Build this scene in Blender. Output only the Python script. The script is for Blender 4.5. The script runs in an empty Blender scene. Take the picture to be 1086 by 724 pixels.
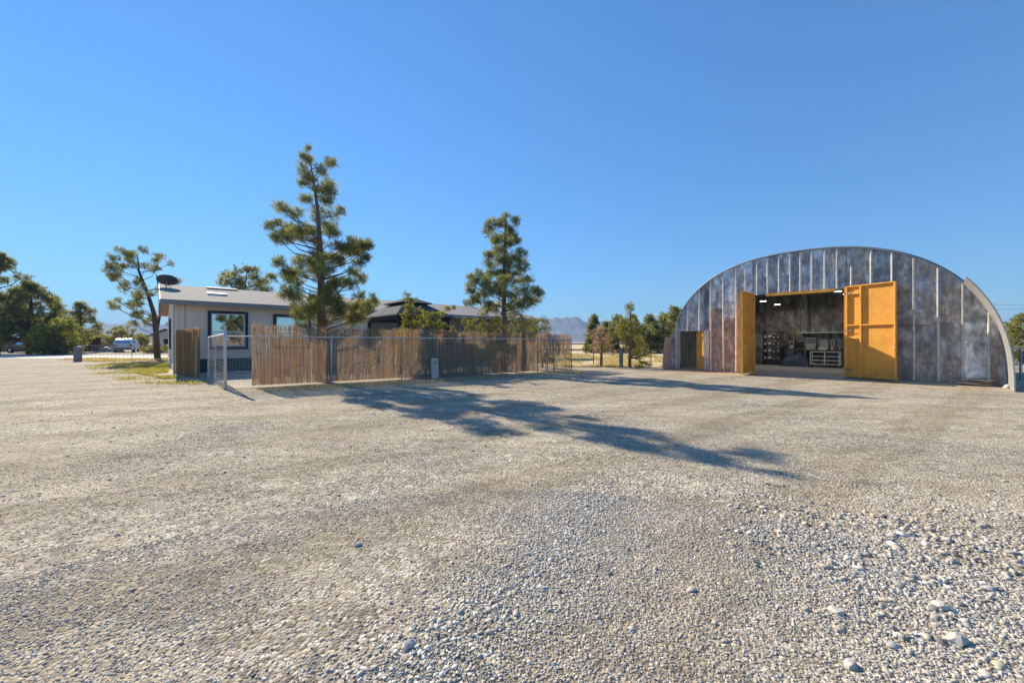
import bpy, math, random
import numpy as np
from mathutils import Vector, Matrix, noise
rad = math.radians
random.seed(11)
RNG = np.random.default_rng(5)
sc = bpy.context.scene
COL = sc.collection

# ------------------------------------------------------------------ camera, light
CAM_H = 1.35
cam = bpy.data.cameras.new('camera'); cam.sensor_width = 36; cam.lens = 420/1086*36
cam.clip_end = 30000; cam.clip_start = 0.05
camo = bpy.data.objects.new('camera', cam); COL.objects.link(camo)
camo.location = (0, 0, CAM_H); camo.rotation_euler = (rad(90), 0, 0)
sc.camera = camo

SUN_AZ = 46.3          # degrees to the left of straight ahead
SUN_EL = 30.6
a, e = rad(SUN_AZ), rad(SUN_EL)
SDIR = Vector((-math.sin(a)*math.cos(e), math.cos(a)*math.cos(e), math.sin(e)))
sun = bpy.data.lights.new('sun', 'SUN'); sun.energy = 4.4; sun.angle = rad(0.5); sun.color = (1.0, 0.885, 0.70)
suno = bpy.data.objects.new('sun', sun); COL.objects.link(suno)
suno.rotation_euler = SDIR.to_track_quat('Z', 'Y').to_euler()
suno.location = (-60, 60, 60)

w = bpy.data.worlds.new('World'); sc.world = w; w.use_nodes = True
nt = w.node_tree; bg = nt.nodes['Background']
sky = nt.nodes.new('ShaderNodeTexSky'); sky.sky_type = 'NISHITA'; sky.sun_disc = False
sky.sun_elevation = e; sky.sun_rotation = -a
sky.air_density = 1.4; sky.dust_density = 0.0; sky.ozone_density = 1.0; sky.altitude = 0
gm = nt.nodes.new('ShaderNodeGamma'); gm.inputs[1].default_value = 0.7
tn = nt.nodes.new('ShaderNodeVectorMath'); tn.operation = 'MULTIPLY'; tn.inputs[1].default_value = (0.235, 0.515, 0.92)
nt.links.new(sky.outputs[0], gm.inputs[0]); nt.links.new(gm.outputs[0], tn.inputs[0]); nt.links.new(tn.outputs[0], bg.inputs[0])
bg.inputs[1].default_value = 0.15
sc.view_settings.view_transform = 'Standard'; sc.view_settings.look = 'None'
sc.view_settings.gamma = 1; sc.view_settings.exposure = 0.95
sc.view_settings.use_curve_mapping = False
sc.render.engine = 'CYCLES'
sc.cycles.max_bounces = 8; sc.cycles.transparent_max_bounces = 12
sc.cycles.volume_bounces = 0

# ------------------------------------------------------------------ object helpers
def tag(o, label=None, cat=None, group=None, kind=None):
    if label: o['label'] = label
    if cat: o['category'] = cat
    if group: o['group'] = group
    if kind: o['kind'] = kind
    return o

def thing(name, label, cat, loc=(0, 0, 0), rz=0, group=None):
    o = bpy.data.objects.new(name, None); COL.objects.link(o)
    o.empty_display_size = 0.2
    o.location = loc; o.rotation_euler = (0, 0, rz)
    return tag(o, label, cat, group)

def copy_tree(o, parent=None):
    c = o.copy(); COL.objects.link(c)
    if parent: c.parent = parent
    for ch in list(o.children): copy_tree(ch, c)
    return c

class MB:
    def __init__(s): s.v = []; s.f = []; s.mi = []
    def add(s, vs, fs, mi=0):
        b = len(s.v); s.v += [tuple(x) for x in vs]
        s.f += [tuple(i+b for i in f) for f in fs]; s.mi += [mi]*len(fs); return s
    def box(s, c, d, rz=0, M=None, mi=0):
        x, y, z = d[0]/2, d[1]/2, d[2]/2
        vs = [Vector(p) for p in ((-x,-y,-z),(x,-y,-z),(x,y,-z),(-x,y,-z),(-x,-y,z),(x,-y,z),(x,y,z),(-x,y,z))]
        m = M if M is not None else Matrix.Rotation(rz, 3, 'Z')
        vs = [m @ p + Vector(c) for p in vs]
        return s.add(vs, [(0,3,2,1),(4,5,6,7),(0,1,5,4),(1,2,6,5),(2,3,7,6),(3,0,4,7)], mi)
    def bx(s, x0, x1, y0, y1, z0, z1, mi=0):
        return s.box(((x0+x1)/2, (y0+y1)/2, (z0+z1)/2), (x1-x0, y1-y0, z1-z0), mi=mi)
    def path(s, pts, rs, n=8, mi=0, cap=True):
        pts = [Vector(p) for p in pts]; vs = []; fs = []
        if not hasattr(rs, '__len__'): rs = [rs]*len(pts)
        up = None
        for i, p in enumerate(pts):
            t = (pts[min(i+1, len(pts)-1)] - pts[max(i-1, 0)]).normalized()
            if up is None:
                up = Vector((1,0,0)) if abs(t.x) < .9 else Vector((0,1,0))
            u = (up - t*up.dot(t)).normalized(); q = t.cross(u); up = u
            for k in range(n):
                an = 2*math.pi*k/n
                vs.append(p + (u*math.cos(an) + q*math.sin(an))*rs[i])
        for i in range(len(pts)-1):
            for k in range(n):
                k2 = (k+1) % n
                fs.append((i*n+k, i*n+k2, (i+1)*n+k2, (i+1)*n+k))
        if cap:
            fs.append(tuple(range(n-1, -1, -1))); fs.append(tuple((len(pts)-1)*n+k for k in range(n)))
        return s.add(vs, fs, mi)
    def tube(s, p0, p1, r, n=8, mi=0): return s.path([p0, p1], [r, r], n, mi)
    def prism(s, poly, fn, d0, d1, mi=0):
        """poly: 2d outline, fn(u, v, d) -> 3d point"""
        n = len(poly)
        vs = [fn(u, v, d0) for u, v in poly] + [fn(u, v, d1) for u, v in poly]
        fs = [tuple(range(n)), tuple(range(2*n-1, n-1, -1))] + [(i, i+n, (i+1) % n + n, (i+1) % n) for i in range(n)]
        return s.add(vs, fs, mi)
    def build(s, name, m, parent=None, smooth=False, bevel=0):
        me = bpy.data.meshes.new(name); me.from_pydata(s.v, [], s.f); me.update()
        ms = m if isinstance(m, (list, tuple)) else [m]
        for x in ms: me.materials.append(x)
        if len(ms) > 1: me.polygons.foreach_set('material_index', s.mi)
        if smooth: me.polygons.foreach_set('use_smooth', [True]*len(me.polygons))
        import bmesh
        b = bmesh.new(); b.from_mesh(me); bmesh.ops.recalc_face_normals(b, faces=b.faces); b.to_mesh(me); b.free()
        o = bpy.data.objects.new(name, me); COL.objects.link(o)
        if parent: o.parent = parent
        if bevel:
            md = o.modifiers.new('bevel', 'BEVEL'); md.width = bevel; md.segments = 2; md.limit_method = 'ANGLE'
        return o

def np_mesh(name, V, F, m, parent=None, tint=None, k=None):
    """V (n,3); F (m,k) faces"""
    me = bpy.data.meshes.new(name)
    n, (mf, k) = len(V), F.shape
    me.vertices.add(n); me.vertices.foreach_set('co', V.astype(np.float32).ravel())
    me.loops.add(mf*k); me.loops.foreach_set('vertex_index', F.astype(np.int32).ravel())
    me.polygons.add(mf); me.polygons.foreach_set('loop_start', np.arange(0, mf*k, k, dtype=np.int32))
    if tint is not None:
        at = me.attributes.new('tint', 'FLOAT', 'POINT'); at.data.foreach_set('value', tint.astype(np.float32))
    me.update(calc_edges=True); me.materials.append(m)
    o = bpy.data.objects.new(name, me); COL.objects.link(o)
    if parent: o.parent = parent
    return o

# ------------------------------------------------------------------ material helpers
def newmat(name):
    m = bpy.data.materials.new(name); m.use_nodes = True
    t = m.node_tree; return m, t, t.nodes['Principled BSDF']
def N(t, ty, **kw):
    n = t.nodes.new(ty)
    for k, v in kw.items():
        if k in n.inputs: n.inputs[k].default_value = v
        else: setattr(n, k, v)
    return n
def coords(t, scale=(1, 1, 1), kind='Object'):
    c = N(t, 'ShaderNodeTexCoord'); mp = N(t, 'ShaderNodeMapping'); mp.inputs['Scale'].default_value = scale
    t.links.new(c.outputs[kind], mp.inputs[0]); return mp.outputs[0]
def ramp(t, src, stops):
    r = N(t, 'ShaderNodeValToRGB'); el = r.color_ramp.elements
    while len(el) < len(stops): el.new(0.5)
    for q, (p, c) in zip(el, stops):
        q.position = p; q.color = (*c, 1) if len(c) == 3 else c
    t.links.new(src, r.inputs[0]); return r.outputs[0]
def mixc(t, f, c1, c2, bt='MIX'):
    n = N(t, 'ShaderNodeMix', data_type='RGBA', blend_type=bt)
    for s, v in ((n.inputs[0], f), (n.inputs[6], c1), (n.inputs[7], c2)):
        if hasattr(v, 'is_output'): t.links.new(v, s)
        elif hasattr(v, '__len__'): s.default_value = (*v, 1) if len(v) == 3 else v
        else: s.default_value = v
    return n.outputs[2]
def noi(t, vec, scale, detail=5, rough=.6):
    n = N(t, 'ShaderNodeTexNoise', Scale=scale, Detail=detail, Roughness=rough); t.links.new(vec, n.inputs['Vector']); return n.outputs[0]
def bump(t, b, h, strength=.4, dist=.02):
    n = N(t, 'ShaderNodeBump', Strength=strength, Distance=dist); t.links.new(h, n.inputs['Height']); t.links.new(n.outputs[0], b.inputs['Normal'])

def pmat(name, c1, c2=None, scale=6, rough=.8, metal=0, bmp=0, bscale=40, stretch=(1, 1, 1), spec=.3, rnd=0, bdist=.01, lo=.35, hi=.65):
    m, t, b = newmat(name)
    b.inputs['Roughness'].default_value = rough; b.inputs['Metallic'].default_value = metal
    b.inputs['Specular IOR Level'].default_value = spec
    vec = coords(t, stretch)
    if c2 is None: c2 = tuple(x*.85 for x in c1)
    col = ramp(t, noi(t, vec, scale), [(lo, c1), (hi, c2)])
    if rnd:
        g = N(t, 'ShaderNodeNewGeometry')
        h = N(t, 'ShaderNodeMapRange'); h.inputs[3].default_value = 1-rnd; h.inputs[4].default_value = 1+rnd
        t.links.new(g.outputs['Random Per Island'], h.inputs[0])
        mu = N(t, 'ShaderNodeVectorMath', operation='SCALE'); t.links.new(col, mu.inputs[0]); t.links.new(h.outputs[0], mu.inputs['Scale'])
        col = mu.outputs[0]
    t.links.new(col, b.inputs['Base Color'])
    if bmp: bump(t, b, noi(t, vec, bscale, 4), bmp, bdist)
    return m

def foliage_mat(name, dark, mid, light, trans=.35):
    m, t, b = newmat(name)
    at = N(t, 'ShaderNodeAttribute', attribute_name='tint')
    col = ramp(t, at.outputs['Fac'], [(0, dark), (.5, mid), (1, light)])
    t.links.new(col, b.inputs['Base Color']); b.inputs['Roughness'].default_value = .6; b.inputs['Specular IOR Level'].default_value = .25
    tr = N(t, 'ShaderNodeBsdfTranslucent'); t.links.new(mixc(t, 1.0, col, (1.5, 1.45, .8), 'MULTIPLY'), tr.inputs[0])
    mx = N(t, 'ShaderNodeMixShader'); mx.inputs[0].default_value = trans
    t.links.new(b.outputs[0], mx.inputs[1]); t.links.new(tr.outputs[0], mx.inputs[2])
    t.links.new(mx.outputs[0], t.nodes['Material Output'].inputs[0])
    return m

def emit(name, c, s):
    m, t, b = newmat(name)
    b.inputs['Emission Color'].default_value = (*c, 1); b.inputs['Emission Strength'].default_value = s
    b.inputs['Base Color'].default_value = (.8, .8, .8, 1); return m

M = {}
M['pine'] = foliage_mat('pine_needles', (.09, .105, .045), (.21, .225, .10), (.38, .36, .16), .5)
M['pine_dark'] = foliage_mat('dark_pine_needles', (.08, .095, .042), (.195, .205, .088), (.36, .33, .13), .5)
M['pine_yellow'] = foliage_mat('yellow_green_needles', (.11, .115, .035), (.26, .245, .07), (.42, .37, .10), .4)
M['shrub'] = foliage_mat('shrub_leaves', (.10, .115, .03), (.26, .26, .065), (.44, .40, .11), .4)
M['twig'] = foliage_mat('pinkish_dry_leaves', (.32, .20, .14), (.48, .33, .25), (.60, .45, .33), .3)
M['grass'] = foliage_mat('grass_blades', (.20, .20, .06), (.36, .33, .11), (.52, .45, .20), .35)
M['straw'] = foliage_mat('dry_grass_blades', (.34, .26, .12), (.58, .46, .24), (.72, .60, .36), .3)
M['bark'] = pmat('bark', (.12, .085, .06), (.22, .17, .13), 9, .95, bmp=.6, bscale=25, stretch=(1, 1, .3))
M['bark_dark'] = pmat('dark_bark', (.06, .045, .035), (.12, .09, .07), 9, .95)
M['galv'] = pmat('galvanised_steel', (.66, .64, .60), (.46, .44, .41), 5, .6, .15, rnd=.15)
M['chainlink'] = pmat('galvanised_wire', (.38, .38, .38), (.28, .27, .26), 14, .5, .6)
M['siding'] = pmat('painted_siding', (.80, .645, .52), (.75, .60, .485), 3, .8, bmp=.12, bscale=60)
M['trim'] = pmat('white_trim', (.72, .70, .68), (.66, .64, .62), 4, .6)
M['trim_dark'] = pmat('dark_trim', (.025, .027, .04), (.035, .037, .05), 5, .5)
M['shingle'] = pmat('asphalt_shingle', (.30, .275, .25), (.22, .20, .185), 3.5, .95, bmp=.4, bscale=30)
M['fascia'] = pmat('fascia_board', (.27, .26, .245), (.23, .22, .21), 4, .7)
M['rake'] = pmat('tan_soffit', (.52, .40, .28), (.45, .34, .24), 4, .75)
M['ply'] = None
M['black'] = pmat('black_paint', (.02, .02, .022), (.035, .035, .036), 8, .6)
M['white'] = pmat('white_paint', (.78, .78, .77), (.70, .70, .68), 8, .5)
M['lightgrey'] = pmat('pale_grey_board', (.50, .49, .46), (.38, .37, .34), 6, .8)
M['concrete'] = pmat('concrete', (.36, .345, .32), (.27, .26, .245), 3, .9, bmp=.2, bscale=80)
M['grey'] = pmat('grey_paint', (.20, .215, .23), (.16, .17, .18), 8, .6)
M['dish'] = pmat('dish_grey', (.05, .05, .055), (.065, .065, .07), 8, .5)
M['teal'] = pmat('teal_paint', (.03, .10, .105), (.025, .08, .085), 5, .6)
M['greenbox'] = pmat('weathered_green_paint', (.16, .24, .21), (.12, .18, .17), 6, .6)
M['wood_brown'] = pmat('brown_wood', (.17, .11, .07), (.11, .075, .05), 7, .85, stretch=(1, 1, .15))
M['tyre'] = pmat('rubber', (.02, .02, .02), (.03, .03, .03), 8, .85)
M['car_white'] = pmat('white_car_paint', (.75, .76, .77), (.73, .74, .75), 2, .25, spec=.5)
M['car_dark'] = pmat('dark_car_paint', (.025, .028, .035), (.03, .033, .04), 2, .25, spec=.5)
M['red'] = pmat('red_light_plastic', (.35, .02, .02), (.30, .02, .02), 4, .3)
M['rust_brown'] = pmat('rust_brown_paint', (.16, .06, .035), (.11, .045, .03), 6, .7)
M['tarp'] = pmat('dark_blue_tarp', (.035, .05, .09), (.06, .075, .115), 4, .5, bmp=.4, bscale=10, bdist=.05)
M['stonepale'] = pmat('pale_stone', (.55, .51, .44), (.40, .37, .32), 9, .9, bmp=.4, bscale=30)
M['tube'] = emit('lit_tube', (1, .95, .85), 2.6)

# plywood / OSB leaf
def ply():
    m, t, b = newmat('golden_plywood')
    v = coords(t, (1, 1, 1)); v2 = coords(t, (2.2, 2.2, 26))
    c = ramp(t, noi(t, v2, 2.2, 6), [(.3, (1.0, .47, .06)), (.7, (.80, .32, .032))])
    c = mixc(t, ramp(t, noi(t, v, 2.0, 4), [(.42, (0, 0, 0)), (.72, (.6, .6, .6))]), c, (.46, .21, .05))
    vo = N(t, 'ShaderNodeTexVoronoi', Scale=26.0); t.links.new(coords(t, (1.6, 1, .7)), vo.inputs['Vector']); sv = N(t, 'ShaderNodeSeparateColor'); t.links.new(vo.outputs['Color'], sv.inputs[0])
    c = mixc(t, ramp(t, sv.outputs[0], [(0, (.0, .0, .0)), (1, (.5, .5, .5))]), c, (.60, .30, .08))
    k = ramp(t, noi(t, v, 14, 2), [(.68, (0, 0, 0)), (.74, (1, 1, 1))])
    c = mixc(t, k, c, (.22, .10, .03))
    t.links.new(c, b.inputs['Base Color']); b.inputs['Roughness'].default_value = .7; b.inputs['Specular IOR Level'].default_value = .25
    bump(t, b, noi(t, v2, 4, 4), .2, .004); return m
M['ply'] = ply()
M['lumber'] = pmat('lumber', (.88, .46, .09), (.70, .32, .05), 5, .75, stretch=(1, 1, .2))

# weathered metal sheets of the arch building
def sheet(name, base, rust_amt, dark=1.0):
    m, t, b = newmat(name)
    v = coords(t, (1, 1, 1)); vs = coords(t, (2.4, 2.4, .9))
    g = N(t, 'ShaderNodeNewGeometry')
    sh = N(t, 'ShaderNodeVectorMath', operation='ADD'); cx = N(t, 'ShaderNodeVectorMath', operation='SCALE'); cx.inputs[0].default_value = (17, 9, 31)
    t.links.new(g.outputs['Random Per Island'], cx.inputs['Scale']); t.links.new(vs, sh.inputs[0]); t.links.new(cx.outputs[0], sh.inputs[1])
    n1 = noi(t, sh.outputs[0], 1.6, 7, .65)
    lo = tuple(x*.45*dark for x in base); hi = tuple(min(.8, x*1.5*dark) for x in base)
    c = ramp(t, n1, [(.34, lo), (.48, tuple(x*dark for x in base)), (.62, hi)])
    n2 = noi(t, sh.outputs[0], 2.6, 8, .7)
    rm = ramp(t, n2, [(.62-rust_amt*.35, (0, 0, 0)), (.70-rust_amt*.2, (.85, .85, .85))])
    rc = ramp(t, noi(t, v, 9, 5), [(.35, (.19*dark, .11*dark, .065*dark)), (.6, (.40*dark, .27*dark, .18*dark)), (.75, (.55*dark, .43*dark, .32*dark))])
    c = mixc(t, rm, c, rc)
    # small pale scabs and dark bolts streaks
    sp = ramp(t, noi(t, v, 22, 3), [(.66, (0, 0, 0)), (.72, (.6, .6, .6))])
    bl = ramp(t, noi(t, coords(t, (1, 1, .8)), 2.2, 6, .7), [(.42, (0, 0, 0)), (.60, (.7, .7, .7))])
    c = mixc(t, bl, c, (.16*dark, .145*dark, .135*dark))
    c = mixc(t, sp, c, tuple(x*dark for x in (.46, .43, .38)))
    h = N(t, 'ShaderNodeMapRange'); h.inputs[3].default_value = .72; h.inputs[4].default_value = 1.28
    t.links.new(g.outputs['Random Per Island'], h.inputs[0])
    mu = N(t, 'ShaderNodeVectorMath', operation='SCALE'); t.links.new(c, mu.inputs[0]); t.links.new(h.outputs[0], mu.inputs['Scale'])
    t.links.new(mu.outputs[0], b.inputs['Base Color'])
    inv = N(t, 'ShaderNodeMath', operation='MULTIPLY_ADD'); t.links.new(rm, inv.inputs[0]); inv.inputs[1].default_value = -.55; inv.inputs[2].default_value = .6
    t.links.new(inv.outputs[0], b.inputs['Metallic'])
    b.inputs['Roughness'].default_value = .5
    ad = N(t, 'ShaderNodeMath', operation='ADD'); t.links.new(noi(t, sh.outputs[0], .9, 2), ad.inputs[0])
    m2 = N(t, 'ShaderNodeMath', operation='MULTIPLY'); t.links.new(noi(t, v, 16, 4), m2.inputs[0]); m2.inputs[1].default_value = .12
    t.links.new(m2.outputs[0], ad.inputs[1])
    bump(t, b, ad.outputs[0], .55, .09); return m
M['sheet_blue'] = sheet('weathered_blue_grey_sheet', (.50, .52, .55), .25)
M['sheet_rust'] = sheet('rust_brown_sheet', (.60, .53, .45), .75)
M['sheet_mix'] = sheet('stained_grey_sheet', (.46, .44, .42), .5)
M['sheet_in'] = sheet('interior_sheet', (.52, .50, .47), .3, .95)
M['rim'] = pmat('zinc_sheet', (.42, .41, .39), (.33, .325, .32), 8, .6, .4, bmp=.2, bscale=50)

def shell_mat():
    m, t, b = newmat('corrugated_shell')
    v = coords(t)
    c = ramp(t, noi(t, v, 2, 6), [(.3, (.34, .34, .34)), (.7, (.22, .215, .21))])
    g = N(t, 'ShaderNodeNewGeometry')
    t.links.new(c, b.inputs['Base Color']); b.inputs['Metallic'].default_value = .4; b.inputs['Roughness'].default_value = .55
    return m
M['shell'] = shell_mat()

def glass():
    m, t, b = newmat('window_glass')
    b.inputs['Base Color'].default_value = (.03, .035, .04, 1); b.inputs['Roughness'].default_value = .02
    gl = N(t, 'ShaderNodeBsdfGlossy', Roughness=.01); gl.inputs[0].default_value = (.9, .95, 1, 1)
    mx = N(t, 'ShaderNodeMixShader'); mx.inputs[0].default_value = .5
    t.links.new(b.outputs[0], mx.inputs[1]); t.links.new(gl.outputs[0], mx.inputs[2])
    t.links.new(mx.outputs[0], t.nodes['Material Output'].inputs[0]); return m
M['glass'] = glass()
M['mirror'] = pmat('dull_mirror', (.6, .6, .58), (.5, .5, .48), 5, .3, .7)

def reed_mat(name='dry_reed', stops=None):
    m, t, b = newmat(name)
    g = N(t, 'ShaderNodeNewGeometry'); v = coords(t, (1, 1, .25))
    c = ramp(t, g.outputs['Random Per Island'], stops or [(0, (.44, .35, .25)), (.3, (.70, .59, .45)), (.7, (.86, .76, .60)), (1, (.95, .90, .78))])
    v2 = coords(t, (1, 1, .6))
    c = mixc(t, ramp(t, noi(t, v2, 26, 3), [(.42, (0, 0, 0)), (.60, (.85, .85, .85))]), c, (.54, .45, .335))
    c = mixc(t, ramp(t, noi(t, v2, 1.3, 4), [(.42, (0, 0, 0)), (.62, (.6, .6, .6))]), c, (.74, .55, .35))
    t.links.new(c, b.inputs['Base Color']); b.inputs['Roughness'].default_value = .75
    tr = N(t, 'ShaderNodeBsdfTranslucent'); t.links.new(c, tr.inputs[0])
    mx = N(t, 'ShaderNodeMixShader'); mx.inputs[0].default_value = .72
    t.links.new(b.outputs[0], mx.inputs[1]); t.links.new(tr.outputs[0], mx.inputs[2])
    t.links.new(mx.outputs[0], t.nodes['Material Output'].inputs[0]); return m
M['reed'] = reed_mat()
M['reed_sun_tint'] = reed_mat('sun_tinted_reed', [(0, (.55, .36, .16)), (.3, (.78, .56, .28)), (.7, (.90, .70, .40)), (1, (.95, .82, .55))])  # same reed in brighter gold: sunlight painted into the short screen's colour

def gravel_mat():
    m, t, b = newmat('gravel')
    v = coords(t)
    vo = N(t, 'ShaderNodeTexVoronoi', Scale=55.0); t.links.new(v, vo.inputs['Vector'])
    vb = N(t, 'ShaderNodeTexVoronoi', Scale=17.0); t.links.new(v, vb.inputs['Vector'])
    cr = N(t, 'ShaderNodeSeparateColor'); t.links.new(vo.outputs['Color'], cr.inputs[0])
    cb = N(t, 'ShaderNodeSeparateColor'); t.links.new(vb.outputs['Color'], cb.inputs[0])
    c = ramp(t, cr.outputs[0], [(0, (.18, .145, .10)), (.3, (.37, .30, .205)), (.7, (.49, .41, .29)), (1, (.72, .63, .485))])
    c2 = ramp(t, cb.outputs[1], [(0, (.25, .21, .16)), (.6, (.42, .35, .25)), (1, (.62, .54, .42))])
    c = mixc(t, ramp(t, cb.outputs[0], [(.72, (0, 0, 0)), (.74, (1, 1, 1))]), c, c2)
    dust = ramp(t, noi(t, v, .45, 6), [(.45, (0, 0, 0)), (.66, (.7, .7, .7))])
    c = mixc(t, dust, c, (.47, .375, .24))
    big = ramp(t, noi(t, coords(t, (1, 2.2, 1)), .16, 5), [(.35, (.86, .86, .87)), (.65, (1.10, 1.09, 1.06))])
    c = mixc(t, 1.0, c, big, 'MULTIPLY')
    mid = ramp(t, noi(t, coords(t, (.8, 1.8, 1)), 1.3, 6, .7), [(.36, (.76, .74, .71)), (.58, (1.08, 1.08, 1.06))])
    c = mixc(t, 1.0, c, mid, 'MULTIPLY')
    mp = N(t, 'ShaderNodeMapping'); mp.inputs['Rotation'].default_value = (0, 0, rad(-38)); tc = N(t, 'ShaderNodeTexCoord'); t.links.new(tc.outputs['Object'], mp.inputs[0])
    wv = N(t, 'ShaderNodeTexWave', Scale=.17, Distortion=3.2, Detail=4.0); wv.bands_direction = 'Y'; wv.inputs['Detail Scale'].default_value = .6; t.links.new(mp.outputs[0], wv.inputs['Vector'])
    c = mixc(t, 1.0, c, ramp(t, wv.outputs['Fac'], [(.0, (.98, 1.01, 1.09)), (.72, (.94, .97, 1.04)), (.9, (.77, .78, .81)), (1, (.85, .86, .89))]), 'MULTIPLY')
    sd = ramp(t, noi(t, coords(t, (.6, 1.2, 1)), .8, 7, .72), [(.54, (0, 0, 0)), (.66, (.5, .5, .5))])
    c = mixc(t, sd, c, (.43, .345, .23))
    t.links.new(c, b.inputs['Base Color']); b.inputs['Roughness'].default_value = .95; b.inputs['Specular IOR Level'].default_value = .15
    h = N(t, 'ShaderNodeMath', operation='MULTIPLY_ADD'); t.links.new(vo.outputs['Distance'], h.inputs[0]); h.inputs[1].default_value = -.5
    ms = N(t, 'ShaderNodeMath', operation='MULTIPLY'); t.links.new(noi(t, v, 5, 6, .7), ms.inputs[0]); ms.inputs[1].default_value = .5
    t.links.new(ms.outputs[0], h.inputs[2])
    bump(t, b, h.outputs[0], .7, .025); return m
M['gravel'] = gravel_mat()

def stone_mat():
    m, t, b = newmat('gravel_stones')
    g = N(t, 'ShaderNodeNewGeometry')
    c = ramp(t, g.outputs['Random Per Island'], [(0, (.12, .12, .12)), (.16, (.28, .27, .255)), (.34, (.38, .37, .35)), (.48, (.50, .41, .30)), (.64, (.42, .41, .39)), (.78, (.56, .49, .39)), (.92, (.66, .61, .53)), (1, (.84, .80, .73))])
    c = mixc(t, ramp(t, noi(t, coords(t), 60, 3), [(.45, (0, 0, 0)), (.8, (.5, .5, .5))]), c, (.42, .345, .245))
    t.links.new(c, b.inputs['Base Color']); b.inputs['Roughness'].default_value = .9; b.inputs['Specular IOR Level'].default_value = .2; return m
M['stones'] = stone_mat()
M['field'] = pmat('dry_field', (.68, .55, .31), (.54, .42, .23), .25, .95, bmp=.4, bscale=5, bdist=.1, stretch=(.3, 1, 1))
M['soil'] = pmat('desert_soil', (.36, .28, .20), (.27, .21, .145), .2, .95, bmp=.4, bscale=3, bdist=.1, stretch=(.4, 1, 1))
M['verge'] = pmat('brown_verge', (.33, .20, .095), (.24, .16, .085), 1.2, .95, bmp=.5, bscale=8, bdist=.05)
M['road'] = pmat('pale_road', (.62, .58, .52), (.54, .50, .45), .8, .9)
M['lawn'] = pmat('thin_lawn', (.42, .355, .20), (.46, .38, .25), .9, .95, bmp=.5, bscale=12, bdist=.03)
M['yard'] = pmat('yard_soil', (.44, .37, .285), (.34, .285, .22), .7, .95, bmp=.4, bscale=15, bdist=.02)
M['hill'] = pmat('mountain_rock', (.22, .18, .155), (.13, .11, .10), .012, .95, bmp=.6, bscale=.03, bdist=10)

# ------------------------------------------------------------------ ground
def sstep(x, a0, b0):
    t = np.clip((x-a0)/(b0-a0), 0, 1); return t*t*(3-2*t)
def fbm(x, y, seed, octs=4, f0=1.0):
    r = np.random.default_rng(seed); out = np.zeros_like(x); amp = 1.0; f = f0
    for o in range(octs):
        for k in range(4):
            an, ph = r.uniform(0, 2*np.pi), r.uniform(0, 2*np.pi)
            out += amp*np.sin((x*np.cos(an)+y*np.sin(an))*f*r.uniform(.7, 1.4)+ph)/4
        amp *= .55; f *= 2.05
    return out
def ridge(x, y):
    # loose gravel windrows: one runs from the bottom middle away to the right, one lies at the lower right
    g1 = np.exp(-(((x + .42) - .62*(y-1.6))/.42)**2)*sstep(y, 1.0, 1.6)*(1-sstep(y, 3.4, 5.0))
    g2 = sstep(x, 1.15, 2.1)*(1-sstep(y, 2.6, 4.2))
    return g1, g2
def gh(x, y):
    r = np.hypot(x, y)
    fade = 1-sstep(r, 7.0, 10.5)
    g1, g2 = ridge(x, y)
    return fade*(  .012*fbm(x, y, 3, 4, .9) + .006*fbm(x, y, 8, 3, 5.0) + .012*g1 + .018*g2) 
nr, na = 230, 360
rs = np.concatenate([[0.02], np.geomspace(.35, 30, 200), np.geomspace(33, 6000, 29)])
th = np.linspace(0, 2*np.pi, na, endpoint=False)
RR, TT = np.meshgrid(rs, th, indexing='ij')
X, Y = RR*np.cos(TT), RR*np.sin(TT)
V = np.stack([X, Y, gh(X, Y)], -1).reshape(-1, 3)
i, j = np.meshgrid(np.arange(len(rs)-1), np.arange(na), indexing='ij'); j2 = (j+1) % na
F = np.stack([i*na+j, (i+1)*na+j, (i+1)*na+j2, i*na+j2], -1).reshape(-1, 4)
g = np_mesh('ground', V, F, M['gravel']); g.data.polygons.foreach_set('use_smooth', [True]*len(F)); tag(g, kind='structure')

def patch(name, pts, z, m, seed=0, jag=.35, kind='structure', sub=10):
    """flat irregular sheet"""
    rnd = random.Random(seed); out = []
    for k in range(len(pts)):
        p, q = Vector(pts[k]), Vector(pts[(k+1) % len(pts)])
        n = max(1, int((q-p).length/1.2)); n = min(n, sub*6)
        for s in range(n):
            u = p.lerp(q, s/n)
            out.append((u.x+rnd.uniform(-jag, jag)*(s > 0), u.y+rnd.uniform(-jag, jag)*(s > 0), z))
    mb = MB(); mb.add(out, [tuple(range(len(out)))])
    return tag(mb.build(name, m), kind=kind)

patch('desert_soil', [(-600, 41), (-200, 40.5), (-42, 40), (-18, 40), (-5, 34), (2, 60), (600, 60), (3000, 900), (600, 2400), (-1500, 2400), (-3000, 900)], .012, M['soil'], 1, .4)
patch('dry_field', [(2.0, 21.2), (8.4, 20.6), (9.5, 22), (12, 34), (26, 26), (60, 30), (110, 110), (60, 160), (4, 160), (0, 60), (-2, 32)], .020, M['field'], 2, .3)
patch('road', [(-160, 33.0), (-60, 32.6), (-34, 31.6), (-20, 31.2), (-20, 38.5), (-34, 39), (-60, 39.5), (-160, 40)], .008, M['road'], 3, .06)
patch('roadside_verge', [(-34.5, 30.0), (-28, 26.3), (-23.4, 25.9), (-20.5, 27.0), (-19, 30.6), (-26, 30.9)], .008, M['verge'], 4, .3)
patch('thin_lawn', [(-24.2, 25.5), (-19.5, 20.0), (-15.5, 16.6), (-12.3, 14.2), (-10.4, 13.2), (-13.4, 15.6), (-21.5, 25.0)], .008, M['lawn'], 5, .25)
patch('yard_soil', [(-8.0, 11.25), (-3.9, 14.0), (2.6, 18.35), (3.0, 24), (-1, 28), (-14.3, 16.9), (-11.2, 14.3)], .010, M['yard'], 6, .02)

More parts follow.
